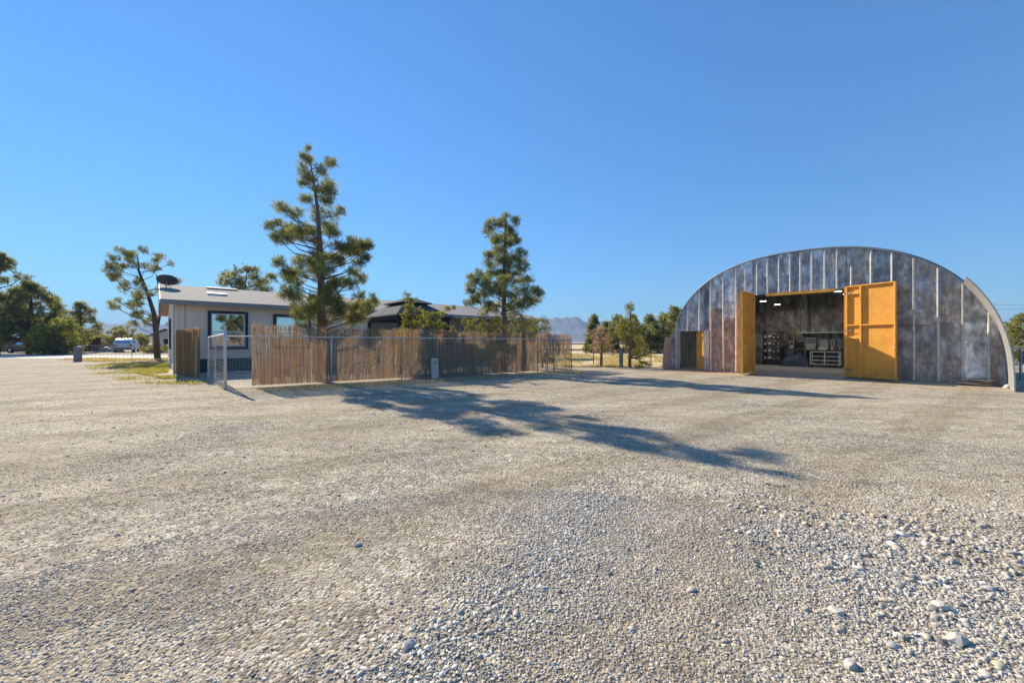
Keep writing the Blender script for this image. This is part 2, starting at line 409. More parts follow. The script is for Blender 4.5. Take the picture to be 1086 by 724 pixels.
# stones
def ico():
    ph = (1+5**.5)/2
    v = np.array([(-1, ph, 0), (1, ph, 0), (-1, -ph, 0), (1, -ph, 0), (0, -1, ph), (0, 1, ph), (0, -1, -ph), (0, 1, -ph), (ph, 0, -1), (ph, 0, 1), (-ph, 0, -1), (-ph, 0, 1)], float)
    v /= np.linalg.norm(v[0])
    f = np.array([(0, 11, 5), (0, 5, 1), (0, 1, 7), (0, 7, 10), (0, 10, 11), (1, 5, 9), (5, 11, 4), (11, 10, 2), (10, 7, 6), (7, 1, 8), (3, 9, 4), (3, 4, 2), (3, 2, 6), (3, 6, 8), (3, 8, 9), (4, 9, 5), (2, 4, 11), (6, 2, 10), (8, 6, 7), (9, 8, 1)])
    return v, f
def octa():
    v = np.array([(1, 0, 0), (-1, 0, 0), (0, 1, 0), (0, -1, 0), (0, 0, 1), (0, 0, -1)], float)
    f = np.array([(0, 2, 4), (2, 1, 4), (1, 3, 4), (3, 0, 4), (2, 0, 5), (1, 2, 5), (3, 1, 5), (0, 3, 5)])
    return v, f
def scatter(n, r0, r1, smin, smax, shape, rng, pw=2.2, acc=None):
    u = rng.random(n); r = np.sqrt(r0**2 + u*(r1**2-r0**2)); an = rng.uniform(rad(25), rad(155), n)
    x, y = r*np.cos(an), r*np.sin(an)
    s = smin + (smax-smin)*rng.random(n)**pw
    if acc is not None:
        p, sc_ = acc(x, y); k = rng.random(n) < p; x, y, s = x[k], y[k], (s*sc_)[k]
    n = len(x); bv, bf = shape; nv = len(bv)
    P = np.repeat(bv[None], n, 0)*rng.uniform(.55, 1.4, (n, nv, 1))
    P *= np.stack([rng.uniform(.8, 1.5, n), rng.uniform(.65, 1.0, n), rng.uniform(.3, .6, n)], -1)[:, None, :]
    ca, sa = np.cos(t := rng.uniform(0, 2*np.pi, n)), np.sin(t)
    tl = rng.normal(0, .3, n); cb, sb = np.cos(tl), np.sin(tl)
    x1, z1 = P[..., 0]*cb[:, None]+P[..., 2]*sb[:, None], -P[..., 0]*sb[:, None]+P[..., 2]*cb[:, None]
    x2, y2 = x1*ca[:, None]-P[..., 1]*sa[:, None], x1*sa[:, None]+P[..., 1]*ca[:, None]
    Q = np.stack([x2, y2, z1], -1)*s[:, None, None]
    Q[..., 0] += x[:, None]; Q[..., 1] += y[:, None]; Q[..., 2] += (gh(x, y)+s*.18)[:, None]
    Fc = bf[None]+(np.arange(n)*nv)[:, None, None]
    return Q.reshape(-1, 3), Fc.reshape(-1, 3)
def acc_small(x, y):
    g1, g2 = ridge(x, y); nz = fbm(x, y, 21, 4, 1.6)
    return np.clip(.48+.6*nz+.5*g1+.5*g2, .08, 1), .85+.3*g1+.45*g2
def acc_pale(x, y):
    u = (x+.42)-.62*(y-1.6); nz = fbm(x, y, 41, 4, 3.0)
    return np.clip(np.exp(-(u/.20)**2)*(.55+.7*nz)*(1-sstep(y, 2.6, 4.2)), 0, 1), 1+0*x
def acc_big(x, y):
    g1, g2 = ridge(x, y); nz = fbm(x, y, 22, 3, .9)
    return np.clip(.06+.12*nz+.16*g1+.65*g2, .015, 1), .85+.55*g2+.1*g1
Vs, Fs, off = [], [], 0
for args in [(150000, 1.3, 3.6, .0032, .009, ico(), RNG, 2.0, acc_small), (9000, 1.3, 4.2, .009, .022, ico(), RNG, 2.8, acc_big),
             (130000, 3.5, 8.0, .0045, .011, octa(), RNG, 2.2, acc_small), (7000, 3.8, 11, .011, .026, ico(), RNG, 3.0, acc_big),
             (60000, 8.0, 17, .006, .015, octa(), RNG, 2.4, acc_small)]:
    v_, f_ = scatter(*args); Vs.append(v_); Fs.append(f_+off); off += len(v_)
Va, Fa = np.concatenate(Vs), np.concatenate(Fs)
# keep stones outside slab and fenced yard
st = np_mesh('gravel', Va, Fa, M['stones']); tag(st, kind='stuff')

v_, f_ = scatter(36000, 1.3, 4.4, .005, .015, ico(), RNG, 1.8, acc_pale)
m_, t_, b_ = newmat('pale_gravel_stones'); g_ = N(t_, 'ShaderNodeNewGeometry')
t_.links.new(ramp(t_, g_.outputs['Random Per Island'], [(0, (.40, .37, .32)), (.4, (.62, .56, .46)), (.8, (.78, .71, .60)), (1, (.90, .85, .74))]), b_.inputs['Base Color']); b_.inputs['Roughness'].default_value = .9
tag(np_mesh('pale_gravel', v_, f_, m_), kind='stuff')

def rock(label, x, y, size, seed, rz):
    r = random.Random(seed); bm_ = MB(); v, f = ico()
    # one subdivision
    vv = [Vector(p) for p in v]; ff = []; cache = {}
    def midp(a_, b_):
        k = (min(a_, b_), max(a_, b_))
        if k not in cache: vv.append(((vv[a_]+vv[b_])/2).normalized()); cache[k] = len(vv)-1
        return cache[k]
    for t_ in f:
        a_, b_, c_ = map(int, t_); ab, bc, ca_ = midp(a_, b_), midp(b_, c_), midp(c_, a_)
        ff += [(a_, ab, ca_), (b_, bc, ab), (c_, ca_, bc), (ab, bc, ca_)]
    out = []
    for p in vv:
        d_ = 1+.35*noise.noise(p*1.3+Vector((seed*3.1, 0, 0)))+r.uniform(-.05, .05)
        out.append(Vector((p.x*1.25*size, p.y*.8*size, max(p.z, -.4)*.6*size))*d_)
    bm_.add(out, ff); o = bm_.build('stone', M['stonepale'])
    o.location = (x, y, float(gh(np.array([x], float), np.array([y], float))[0])+size*.2); o.rotation_euler = (r.uniform(-.2, .2), r.uniform(-.2, .2), rz)
    return tag(o, label, 'stone', 'larger loose stones in the gravel')
rock('largest pale stone at the lower right edge of the gravel', 2.00, 1.78, .042, 1, .3)
rock('tan angular stone behind the largest pale stone at lower right', 2.18, 2.02, .036, 2, 1.2)
rock('flat grey stone left of the pair of large stones at lower right', 1.62, 1.98, .030, 3, 2.0)
rock('pale round stone at the bottom edge of the photo, right of centre', 1.42, 1.66, .028, 4, .7)
rock('small white stone alone in the sandy gravel right of centre', .98, 2.16, .022, 5, .2)
rock('grey white stone on the gravel windrow at bottom middle', -.45, 1.73, .026, 6, .9)
rock('dark grey stone on the right side of the gravel windrow', .02, 1.95, .020, 7, 1.4)
rock('white slab of stone far out in the gravel left of centre', -1.02, 2.62, .022, 8, .5)

# ------------------------------------------------------------------ plants
def foliage(name, blobs, m, parent, dens=240, L=.14, W=.022, k=8, flat=.8, seed=1, up=.35, tlo=0., thi=1.):
    rng = np.random.default_rng(seed); Ps, D, T, LL = [], [], [], []
    sub = []
    for (bx_, by_, bz_, br) in blobs:            # every clump breaks up into smaller sprays of uneven size
        sub.append((bx_, by_, bz_, br*.8))
        for _ in range(5):
            v = rng.normal(size=3); v /= np.linalg.norm(v); q = br*rng.uniform(.45, 1.05)
            sub.append((bx_+v[0]*q, by_+v[1]*q, bz_+v[2]*q*.75, br*rng.uniform(.28, .55)))
    for (bx_, by_, bz_, br) in sub:
        n = max(3, int(dens*br*br*2.6)); d = rng.normal(size=(n, 3)); d /= np.linalg.norm(d, axis=1)[:, None]
        rr = br*rng.random(n)**.5*1.15
        # uneven clump: squash in a random direction, leave gaps
        sq = np.array([rng.uniform(.8, 1.15), rng.uniform(.8, 1.15), flat*rng.uniform(.85, 1.1)])
        p = d*rr[:, None]*sq
        ph = rng.uniform(0, 6, 3); gap = np.sin(p[:, 0]/br*3.3+ph[0])+np.sin(p[:, 1]/br*3.3+ph[1])+np.sin(p[:, 2]/br*4.2+ph[2])
        keep = gap > -.8; p, d = p[keep], d[keep]; n = len(p)
        Ps.append(p+np.array([bx_, by_, bz_])); D.append(d)
        T.append(np.clip(rng.normal(.45, .16)+rng.normal(0, .16, n), 0, 1))
    P = np.concatenate(Ps); D = np.concatenate(D); T = np.concatenate(T); n = len(P)
    dirs = D[:, None, :]*.7+np.array([0, 0, up])+rng.normal(0, .62, (n, k, 3))
    dirs /= np.linalg.norm(dirs, axis=2)[..., None]
    side = np.cross(dirs, rng.normal(size=(n, k, 3))); side /= np.linalg.norm(side, axis=2)[..., None]
    l = L*rng.uniform(.6, 1.25, (n, k, 1)); base = P[:, None, :]+rng.normal(0, L*.18, (n, k, 3))
    a_ = base+side*W*.5; b_ = base-side*W*.5+dirs*l*.25; c_ = base+dirs*l
    V_ = np.stack([a_, b_, c_], 2).reshape(-1, 3); F_ = np.arange(len(V_)).reshape(-1, 3)
    tt = np.clip(tlo+(thi-tlo)*np.repeat(T, k*3)+np.repeat(rng.normal(0, .1, n*k), 3), 0, 1)
    return np_mesh(name, V_, F_, m, parent, tt)

def wood(name, trunk, rads, blobs, m, parent, seed=1, drop=.45, thin=1.0, n=8, skip=0.0, rl=.022):
    r = random.Random(seed); mb = MB()
    tp = [Vector(p) for p in trunk]; mb.path(tp, rads, n)
    def at(z):
        for q in range(len(tp)-1):
            if tp[q].z <= z <= tp[q+1].z:
                f_ = (z-tp[q].z)/max(1e-6, tp[q+1].z-tp[q].z); return tp[q].lerp(tp[q+1], f_), rads[q]*(1-f_)+rads[q+1]*f_
        return (tp[-1], rads[-1]) if z > tp[-1].z else (tp[0], rads[0])
    for b in blobs:
        if r.random() < skip: continue
        c = Vector(b[:3]); h0 = math.hypot(c.x-at(c.z)[0].x, c.y-at(c.z)[0].y)
        z0 = max(tp[0].z+.25*(tp[-1].z-tp[0].z)*.6, c.z-drop*h0-.05); p0, r0 = at(z0)
        if h0 < .12: continue
        mid = p0.lerp(c, .55)+Vector((r.uniform(-.08, .08)*h0, r.uniform(-.08, .08)*h0, -.10*h0))
        rb = min(r0*.6, (.012+rl*h0)*thin)
        mb.path([p0, mid, c], [rb, rb*.7, rb*.25], 5)
        for _ in range(6):
            v = Vector((r.gauss(0, 1), r.gauss(0, 1), r.gauss(.3, .7))).normalized()*b[3]*.85
            q0 = mid.lerp(c, r.uniform(.5, 1)); mb.path([q0, c+v], [rb*.35, rb*.12], 4)
    return mb.build(name, m, parent, smooth=True)

def px_blobs(lst, px0, py0, mpp, zoff, rng, env=.8, rs_=1.0):
    """outline measured in a picture crop -> blobs in metres round the trunk; every clump gets a depth of its own"""
    out = []
    for (x, y, r) in lst:
        X_ = (x-px0)*mpp; Z_ = (py0-y)*mpp+zoff
        wid = max([abs((q[0]-px0)*mpp) for q in lst if abs(q[1]-y) < 40]+[.2])
        dy = rng.uniform(-1, 1)*math.sqrt(max(.02, wid*wid-X_*X_))*env
        out.append((X_, dy, Z_, r*mpp*rs_))
    return out

def pine(name, label, loc, blobs, trunk, rads, m, seed=1, dens=240, L=.14, W=.022, k=8, group=None, bark='bark', skip=0., rz=0, flat=.8, thin=1., tlo=0, thi=1, cat='tree', drop=.45):
    t = thing(name, label, cat, loc, rz, group)
    wood('trunk', trunk, rads, blobs, M[bark], t, seed, skip=skip, thin=thin, drop=drop)
    foliage('crown', blobs, M[m], t, dens, L, W, k, flat, seed, tlo=tlo, thi=thi)
    return t

rr = random.Random(3)
# tall pine behind the reed screen, left
B1 = [[205,72,12],[190,100,20],[212,115,18],[180,140,20],[200,165,22],[185,190,20],[212,190,20],[272,100,16],[280,125,16],[262,150,20],[245,180,24],[232,215,22],[262,205,20],[275,185,14],[185,240,20],[205,250,16],[255,245,24],[285,265,18],[230,275,20],[262,285,20],[205,295,20],[215,330,24],[245,330,28],[270,335,18],[130,290,18],[150,295,16],[60,335,18],[85,325,18],[110,335,24],[70,370,20],[100,370,24],[130,350,26],[155,365,26],[180,340,20],[130,385,18],[160,320,18],[185,375,22],[210,385,24],[240,375,20],[310,380,22],[335,385,26],[360,395,24],[390,395,22],[410,410,20],[380,425,26],[345,425,26],[315,415,22],[395,450,18],[365,460,20],[285,400,20],[210,430,28],[240,430,26],[265,440,26],[180,450,24],[150,450,26],[130,470,24],[110,490,22],[95,510,22],[120,520,20],[70,515,16],[155,490,26],[165,520,26],[190,495,26],[220,475,26],[250,485,26],[290,470,20],[320,480,24],[345,505,22],[300,510,26],[270,520,26],[340,540,26],[365,540,16],[310,550,24],[240,540,26],[210,550,26],[190,580,26],[200,610,26],[225,590,26],[260,580,24],[290,590,24],[320,610,30],[350,600,24],[370,580,20],[400,595,24],[420,615,14],[340,635,24],[300,640,26],[260,640,26],[220,650,24],[190,655,20],[230,600,28],[280,615,30],[340,608,28],[380,612,22],[215,640,26],[310,662,28],[360,650,26],[180,625,22],[395,630,16],[250,665,26]]
TZ1 = 12.75; mpp = TZ1/420/3.293
b1 = px_blobs(B1, 243, 664, mpp, CAM_H+20.4/420*TZ1-.0, rr, .75, 1.1)
b1 = [(x, y, z-.60, r) for x, y, z, r in b1]
# the crop's y=664 is photo row 341.6, 20 rows above the horizon
b1 = [(x, y, z+.60, r) for x, y, z, r in b1]
pine('pine_tree', 'tall open pine with forked top behind the reed fence before the grey house', (-6.42, TZ1+.55, 0), b1,
     [(0, 0, 0), (.02, 0, 1.5), (.0, .03, 3.0), (-.03, 0, 4.4), (-.12, .02, 5.6), (-.35, 0, 7.15)], [.17, .14, .115, .085, .055, .015], 'pine', 3, 520, .15, .0155, 8, thin=.5).scale = (1.045, 1.045, 1.045)
# second pine
B2 = [[235,58,14],[225,75,14],[190,85,18],[170,95,16],[160,120,14],[180,115,18],[210,100,20],[235,100,20],[270,85,16],[275,100,12],[225,130,24],[255,125,22],[275,145,18],[190,150,20],[210,160,24],[240,165,24],[265,165,18],[165,205,16],[185,210,22],[210,205,24],[240,205,24],[285,195,18],[300,205,16],[270,225,24],[295,230,18],[185,240,24],[215,240,26],[245,245,26],[165,235,16],[160,280,22],[140,275,16],[190,275,26],[220,280,28],[255,275,24],[285,265,24],[310,255,14],[110,290,16],[105,315,16],[130,310,24],[160,315,26],[195,315,28],[230,320,28],[265,310,24],[295,300,22],[320,300,18],[110,345,22],[140,350,26],[170,350,26],[200,350,26],[240,355,26],[275,345,24],[310,345,20],[340,345,24],[360,350,16],[345,370,22],[310,375,24],[280,375,24],[95,385,16],[130,380,22],[160,385,24],[195,390,26],[250,395,24],[290,400,20],[325,390,18]]
TZ2 = 17.7; mpp2 = TZ2/420/3.4476
b2 = px_blobs(B2, 228, 524, mpp2, CAM_H, rr, .75)
pine('pine_tree', 'tall cone-shaped pine rising over bushes near the right end of the reed fence', (-.36, TZ2, 0), b2,
     [(0, 0, 0), (.0, 0, 2), (.0, .0, 3.5), (.02, 0, 5.2), (.08, 0, 7.1)], [.15, .125, .09, .06, .015], 'pine', 5, 400, .16, .019, 8, thin=.5)
# leaning pine by the road, left of the house
B3 = [[640,65,20],[600,75,20],[565,75,18],[545,105,20],[580,110,22],[620,95,24],[655,95,20],[690,90,18],[700,110,14],[520,140,18],[550,140,18],[590,145,24],[630,135,24],[670,140,22],[695,150,14],[730,150,12],[510,190,16],[535,195,18],[560,185,16],[600,185,22],[640,180,24],[680,185,20],[710,190,18],[550,235,20],[580,225,20],[620,225,22],[660,220,22],[700,230,20],[530,295,14],[560,300,18],[590,275,20],[625,270,20],[680,265,18],[720,265,16],[545,325,18],[580,320,20],[610,310,20],[640,320,20],[690,310,18],[730,310,16],[570,350,16],[600,360,18],[640,365,20],[620,390,18],[590,395,14],[670,380,16],[730,360,18],[740,400,14],[650,400,16]]
TZ3 = 29.5; mpp3 = TZ3/420/4.26
b3 = px_blobs(B3, 712, 477, mpp3, CAM_H, rr, .7, 1.08)
t3 = pine('pine_tree', 'leaning open pine with two dark stems beside the left end of the grey house', ((167.1-543)/420*TZ3, TZ3, 0), b3,
     [(0, 0, 0), (-.1, 0, 2.0), (-.35, .1, 3.4), (-.85, .1, 5.0), (-1.4, 0, 6.6), (-1.5, 0, 7.9)], [.2, .17, .14, .11, .07, .02], 'pine_dark', 7, 150, .22, .032, 7, bark='bark_dark', thin=.5)
mb = MB(); mb.path([(-.38, .3, 0), (-.42, .3, 1.6), (0.0, .25, 3.6), (-.1, .2, 5.4), (-.2, .1, 6.4)], [.12, .1, .08, .05, .02], 7); mb.build('trunk', M['bark_dark'], t3, True)

def gen_blobs(h, wbase, n, seed, crown0=.2, shape='cone', rmin=.25, rmax=.5, top=1.0):
    r = random.Random(seed); out = []
    for q in range(n):
        u = (q+r.random())/n; z = h*(crown0+(1-crown0)*u)
        if shape == 'cone': wd = wbase*(1-u)**.75+.08
        elif shape == 'round': wd = wbase*math.sqrt(max(.03, 1-(2*u-1)**2*.92))
        else: wd = wbase*(.55+.45*math.sin(u*3.0+.3))*(1-u**5)
        an = r.uniform(0, 2*math.pi); d_ = wd*r.random()**.5
        out.append((d_*math.cos(an), d_*math.sin(an), z-.05, r.uniform(rmin, rmax)*(1.1-.45*u)))
    out.append((0, 0, h-.1, rmin*.7)); return out
def gtree(name, label, px, Z, h, wd, n, m, seed, shape='cone', crown0=.15, rmin=.3, rmax=.6, dens=60, L=.22, W=.05, k=6, group=None, tr=.12, bark='bark_dark', cat='tree', skip=.3, flat=.8):
    bl = gen_blobs(h, wd, n, seed, crown0, shape, rmin, rmax)
    r = random.Random(seed); s = r.uniform(-.03, .03)*h
    return pine(name, label, ((px-543)/420*Z, Z, 0), bl, [(0, 0, 0), (s*.5, 0, h*.4), (s, 0, h*.75), (0, 0, h*.97)], [tr, tr*.8, tr*.45, .02], m, seed, dens, L, W, k, group, bark, skip=skip, cat=cat, flat=flat)

# far left across the road
gtree('pine_tree', 'tallest dark pine at the left edge across the road', -4, 42, 10.6, 4.6, 70, 'pine_dark', 21, 'column', .12, .65, 1.15, 46, .34, .07, 7, 'trees across the road', .3)
gtree('pine_tree', 'dark broad pine right beside the tallest one at the left edge', 31, 43, 7.6, 3.6, 50, 'pine_dark', 22, 'column', .2, .55, 1.0, 46, .34, .07, 7, 'trees across the road', .26)
gtree('pine_tree', 'thin grey green pine behind the yellow bush across the road', 58, 46, 6.4, 1.9, 30, 'pine_dark', 23, 'cone', .2, .45, .8, 45, .30, .065, 7, 'trees across the road', .2)
gtree('pine_tree', 'separate rounded pine above the white car across the road', 85, 50, 6.2, 2.6, 40, 'pine_dark', 24, 'column', .22, .5, .85, 45, .30, .065, 7, 'trees across the road', .2)
gtree('bush', 'big yellow green bush under the pines across the road', 62, 41, 3.5, 2.0, 34, 'shrub', 25, 'round', .1, .6, .95, 30, .30, .09, 7, 'bushes across the road', .08, cat='bush')
gtree('bush', 'dark bush below the yellow green bush beside the white car', 53, 39.8, 1.9, 1.0, 18, 'pine_dark', 26, 'round', .05, .4, .6, 45, .25, .08, 7, 'bushes across the road', .05, cat='bush')
gtree('bush', 'bare brownish tree behind the white suv at the road', 128, 72, 4.0, 2.6, 30, 'pine_yellow', 27, 'round', .2, .5, .9, 26, .35, .10, 6, 'trees across the road', .15)
gtree('bush', 'yellow hedge bush left of the bare brownish tree', 108, 75, 2.4, 3.2, 26, 'shrub', 28, 'round', .05, .6, 1.0, 26, .35, .11, 6, 'bushes across the road', .06, cat='bush')
gtree('bush', 'yellow bush in front of the pale cottage across the road', 148, 66, 2.4, 2.0, 22, 'shrub', 29, 'round', .05, .5, .9, 26, .35, .11, 6, 'bushes across the road', .06, cat='bush')
gtree('bush', 'low green bush beside the pale cottage across the road', 166, 46, .9, 1.7, 20, 'pine_yellow', 30, 'round', .05, .3, .5, 45, .25, .08, 6, 'bushes across the road', .05, cat='bush')
# behind the house
gtree('pine_tree', 'dark round-headed pine whose top shows over the grey roof', 262, 36, 8.0, 2.6, 34, 'pine_dark', 31, 'round', .5, .55, .85, 40, .28, .07, 7, None, .2)
# bushes between fence and gazebo
B5 = [[510,120,16],[520,150,20],[545,160,22],[510,195,24],[535,210,26],[490,240,22],[510,260,28],[545,250,30],[580,220,26],[600,260,28],[500,300,28],[540,300,28],[580,300,28],[500,340,30],[560,340,30]]
B6 = [[620,240,24],[640,280,28],[660,240,22],[690,240,22],[720,230,20],[740,200,18],[790,190,12],[765,205,12],[700,290,28],[740,310,26],[780,320,20],[650,320,24],[620,320,24],[700,340,30]]
TZ5 = 15.3; mpp5 = TZ5/420/5.57
def shrub(label, lst, px0, Zs, mpp_, seed, m='shrub', org=(340, 290), s=5.57, dens=330):
    bl = px_blobs(lst, (px0-org[0])*s, (362-org[1])*s, mpp_, CAM_H, random.Random(seed), .8)
    bl += [(random.Random(seed+q).uniform(-.5, .5), random.Random(seed+q+50).uniform(-.4, .4), .5+.25*q, .4) for q in range(5)]
    top = max(b[2] for b in bl)
    return pine('shrub', label, ((px0-543)/420*Zs, Zs, 0), bl, [(0, 0, 0), (0, 0, .6), (-.05, 0, 1.3), (-.1, 0, top*.85)], [.07, .06, .045, .012], m, seed, dens, .10, .028, 7, 'yellow green shrubs behind the reed fence', 'bark', cat='shrub', flat=.95)
shrub('yellow green shrub with a tall tapering top in front of the gazebo', B5, 436, TZ5, mpp5, 41)
shrub('wider yellow green shrub just right of the gazebo', B6, 464, TZ5+.5, mpp5, 42)
B7 = [[440,250,24],[470,255,26],[500,250,26],[460,285,28],[500,300,30],[540,295,28],[560,260,24],[540,220,28],[575,190,26],[600,175,22]]
B8 = [[610,250,32],[640,235,34],[660,265,34],[620,290,32],[670,300,34],[600,310,30]]
B9 = [[740,210,40],[780,190,30],[810,220,40],[760,260,40],[820,270,44],[860,240,34],[860,290,40],[780,310,40],[720,300,36],[730,170,30]]
B10 = [[900,255,30],[930,240,28],[960,255,26],[975,290,24],[930,290,34],[900,310,34],[960,325,28],[880,300,28]]
mpp6 = 17.2/420/6.03
shrub('low yellow green shrub left of the cone-shaped pine', B7, 501, 16.9, 16.9/420/6.03, 43, 'shrub', (420, 300), 6.03, 260)
shrub('round olive bush directly below the cone-shaped pine', B8, 525, 16.75, 16.75/420/6.03, 44, 'pine_yellow', (420, 300), 6.03, 260)
shrub('large dark green bush right of the cone-shaped pine trunk', B9, 553, 19.2, 19.2/420/6.03, 45, 'pine', (420, 300), 6.03, 200)
shrub('rightmost dark bush standing over the end of the reed fence', B10, 575, 20.0, 20.0/420/6.03, 46, 'pine_dark', (420, 300), 6.03, 220)

# row of pines across the dry field
for q, (px, Z, h, wd, lab, m) in enumerate([
    (630, 46, 4.2, .95, 'slim dark conifer at the left end of the tree row across the dry field', 'pine_dark'),
    (643, 50, 3.7, 1.5, 'low dark pine just right of the slim conifer in the row', 'pine_dark'),
    (655, 47, 4.3, 1.7, 'full pine behind the pinkish bare tree in the row', 'pine_dark'),
    (672, 48, 4.4, 1.9, 'broad pine directly behind the young yellow green pine', 'pine'),
    (689, 46, 4.3, 1.8, 'broad olive pine between the young pine and the arched building', 'pine'),
    (703, 48, 4.6, 1.8, 'pine partly covered by the left edge of the arched building', 'pine'),
    (716, 44, 5.0, 2.0, 'tallest pine of the row, rising behind the arched building corner', 'pine_yellow')]):
    gtree('pine_tree', lab, px, Z, h, wd, 42, m, 60+q, 'column' if q else 'cone', .08, .45, .8, 40, .26, .075, 7, 'row of pines across the dry field', .14)
# young pine and bare tree at the field edge
yb = [(-.05, 0, 3.25, .16), (.0, .05, 3.05, .2), (.1, 0, 3.1, .15), (-.05, 0, 2.85, .16), (.12, 0, 2.65, .12), (-.25, .1, 2.45, .25), (-.1, -.1, 2.3, .3), (.2, .1, 2.3, .25), (.4, 0, 2.2, .22), (-.45, 0, 2.15, .28), (-.55, .1, 1.9, .3), (-.35, .2, 1.75, .3), (-.5, -.2, 1.6, .26), (.15, .2, 1.95, .28), (.5, -.1, 1.85, .28), (.0, -.2, 1.6, .3), (-.3, 0, 1.35, .26), (.45, .15, 1.5, .3), (.6, 0, 1.25, .3), (.7, .1, .95, .32), (.4, .1, .9, .32), (.75, -.1, .7, .26), (.5, -.05, .55, .26), (.3, .2, .65, .25), (-.15, .1, 1.0, .18)]
pine('pine_tree', 'young yellow green pine with a thin bare top at the edge of the gravel', ((668-543)/420*20.4, 20.4, 0), yb, [(0, 0, 0), (.0, 0, 1), (.05, 0, 2), (0, 0, 3.3)], [.09, .075, .05, .012], 'pine_yellow', 71, 150, .13, .03, 7, thin=1.3)
tb = gen_blobs(2.15, .85, 34, 72, .42, 'round', .14, .26)
pine('bare_tree', 'small pinkish nearly bare tree at the edge of the gravel', ((637.5-543)/420*21, 21, 0), tb, [(0, 0, 0), (.02, 0, .8), (0, 0, 1.5), (0, 0, 2.1)], [.08, .065, .04, .01], 'twig', 72, 130, .10, .02, 5, thin=.9)
gtree('bush', 'low straw coloured bush right of the young pine', 681, 20.4, .35, .5, 9, 'pine_yellow', 73, 'round', .1, .12, .2, 200, .1, .025, 6, None, .03, cat='bush')
gtree('pine_tree', 'pine showing past the right edge of the arched building', 1088, 24, 3.0, 1.5, 30, 'pine_yellow', 74, 'column', .1, .4, .7, 60, .2, .05, 7, None, .14)
gtree('pine_tree', 'pine behind the photographer', 543, -30, 8, 2.4, 45, 'pine_dark', 75, 'cone', .15, .5, .8, 30, .3, .09, 6, None, .2)
o = COL.objects[-1].parent; o.location = (38.4, -26.9, 0); o.scale = (.85, .85, .85); o['label'] = 'dark pine mirrored in the window of the grey house'

# grass
def blades(name, pts, m, L, W, rng, lean=.5, kind='stuff'):
    n = len(pts); P = np.array(pts); d = np.stack([rng.normal(0, lean, n), rng.normal(0, lean, n), np.ones(n)], -1); d /= np.linalg.norm(d, axis=1)[:, None]
    s = np.stack([rng.normal(size=n), rng.normal(size=n), np.zeros(n)], -1); s /= np.linalg.norm(s, axis=1)[:, None]
    l = L*rng.uniform(.4, 1.3, (n, 1)); V_ = np.stack([P+s*W, P-s*W, P+d*l], 1).reshape(-1, 3)
    return tag(np_mesh(name, V_, np.arange(n*3).reshape(-1, 3), m, None, np.repeat(rng.random(n), 3)), kind=kind)
def poly_pts(poly, n, rng, clump=None, z=.01):
    P = np.array(poly); lo, hi = P.min(0), P.max(0); out = []
    while len(out) < n:
        q = rng.uniform(lo, hi, (4000, 2)); ins = np.zeros(len(q), bool); jx = len(P)-1
        for ix in range(len(P)):
            xi, yi, xj, yj = *P[ix], *P[jx]
            c_ = ((yi > q[:, 1]) != (yj > q[:, 1])) & (q[:, 0] < (xj-xi)*(q[:, 1]-yi)/(yj-yi+1e-9)+xi); ins ^= c_; jx = ix
        q = q[ins]
        if clump: q = q[fbm(q[:, 0], q[:, 1], clump, 4, 1.4) > rng.normal(.15, .2, len(q))]
        out += [(p[0], p[1], z) for p in q]
    return out[:n]
rg = np.random.default_rng(9)
blades('grass', poly_pts([(-23, 24.5), (-19, 19.6), (-15.5, 16.4), (-12.3, 14.0), (-10.5, 13.3), (-13.4, 15.4), (-21, 24.2)], 9000, rg, 31)+poly_pts([(-26, 24.5), (-20, 18.2), (-16, 15.2), (-11.5, 12.4), (-9.5, 12.4), (-13.4, 15.4), (-21, 24.4)], 6000, rg, 36), M['grass'], .10, .012, rg)
blades('roadside_grass', poly_pts([(-34, 30), (-28, 26.5), (-20.5, 27.0), (-19, 30.4), (-26, 30.8)], 9000, rg, 32), M['straw'], .16, .02, rg)
blades('fence_weeds', poly_pts([(-8.2, 10.7), (-7.4, 11.1), (-3.5, 13.7), (2.9, 18.0), (3.4, 17.4), (-3, 12.9), (-7.8, 9.9)], 6000, rg, 33), M['straw'], .07, .008, rg)
blades('field_grass', poly_pts([(2.4, 21.2), (8.6, 20.8), (10.4, 24), (14, 40), (2, 40), (0, 30)], 26000, rg, 34, .02), M['straw'], .15, .018, rg)
blades('field_edge_weeds', poly_pts([(2.6, 20.9), (8.5, 20.3), (8.6, 20.8), (2.6, 21.4)], 2600, rg, 35, .01), M['straw'], .16, .012, rg)

# ------------------------------------------------------------------ mountains
def mountain(label, x0, x1, y0, depth, hfun, seed, name='mountains'):
    nx, ny = 150, 46; xs = np.linspace(x0, x1, nx); us = np.linspace(0, 1, ny)
    XX, UU = np.meshgrid(xs, us, indexing='xy'); ridge_ = hfun(XX)
    prof = np.where(UU < .6, (UU/.6)**1.25, (1-UU)/.4)
    detail = 1-np.abs(fbm(XX/90, UU*depth/120, seed, 5, 1.0))*.34
    top = 1+.16*(1-2*np.abs(fbm(XX/70, XX*0, seed+1, 5, 1.0)))+.06*fbm(XX/14, XX*0, seed+2, 4, 1.0)
    Z = ridge_*prof*np.where(UU < .6, detail*(1-UU/.6)+1*(UU/.6), 1)*(1+(top-1)*prof)
    V_ = np.stack([XX, y0+UU*depth, Z-.5], -1).reshape(-1, 3)
    i_, j_ = np.meshgrid(np.arange(ny-1), np.arange(nx-1), indexing='ij')
    F_ = np.stack([i_*nx+j_, i_*nx+j_+1, (i_+1)*nx+j_+1, (i_+1)*nx+j_], -1).reshape(-1, 4)
    o_ = np_mesh(name, V_, F_, M['hill']); tag(o_, kind='structure'); return o_
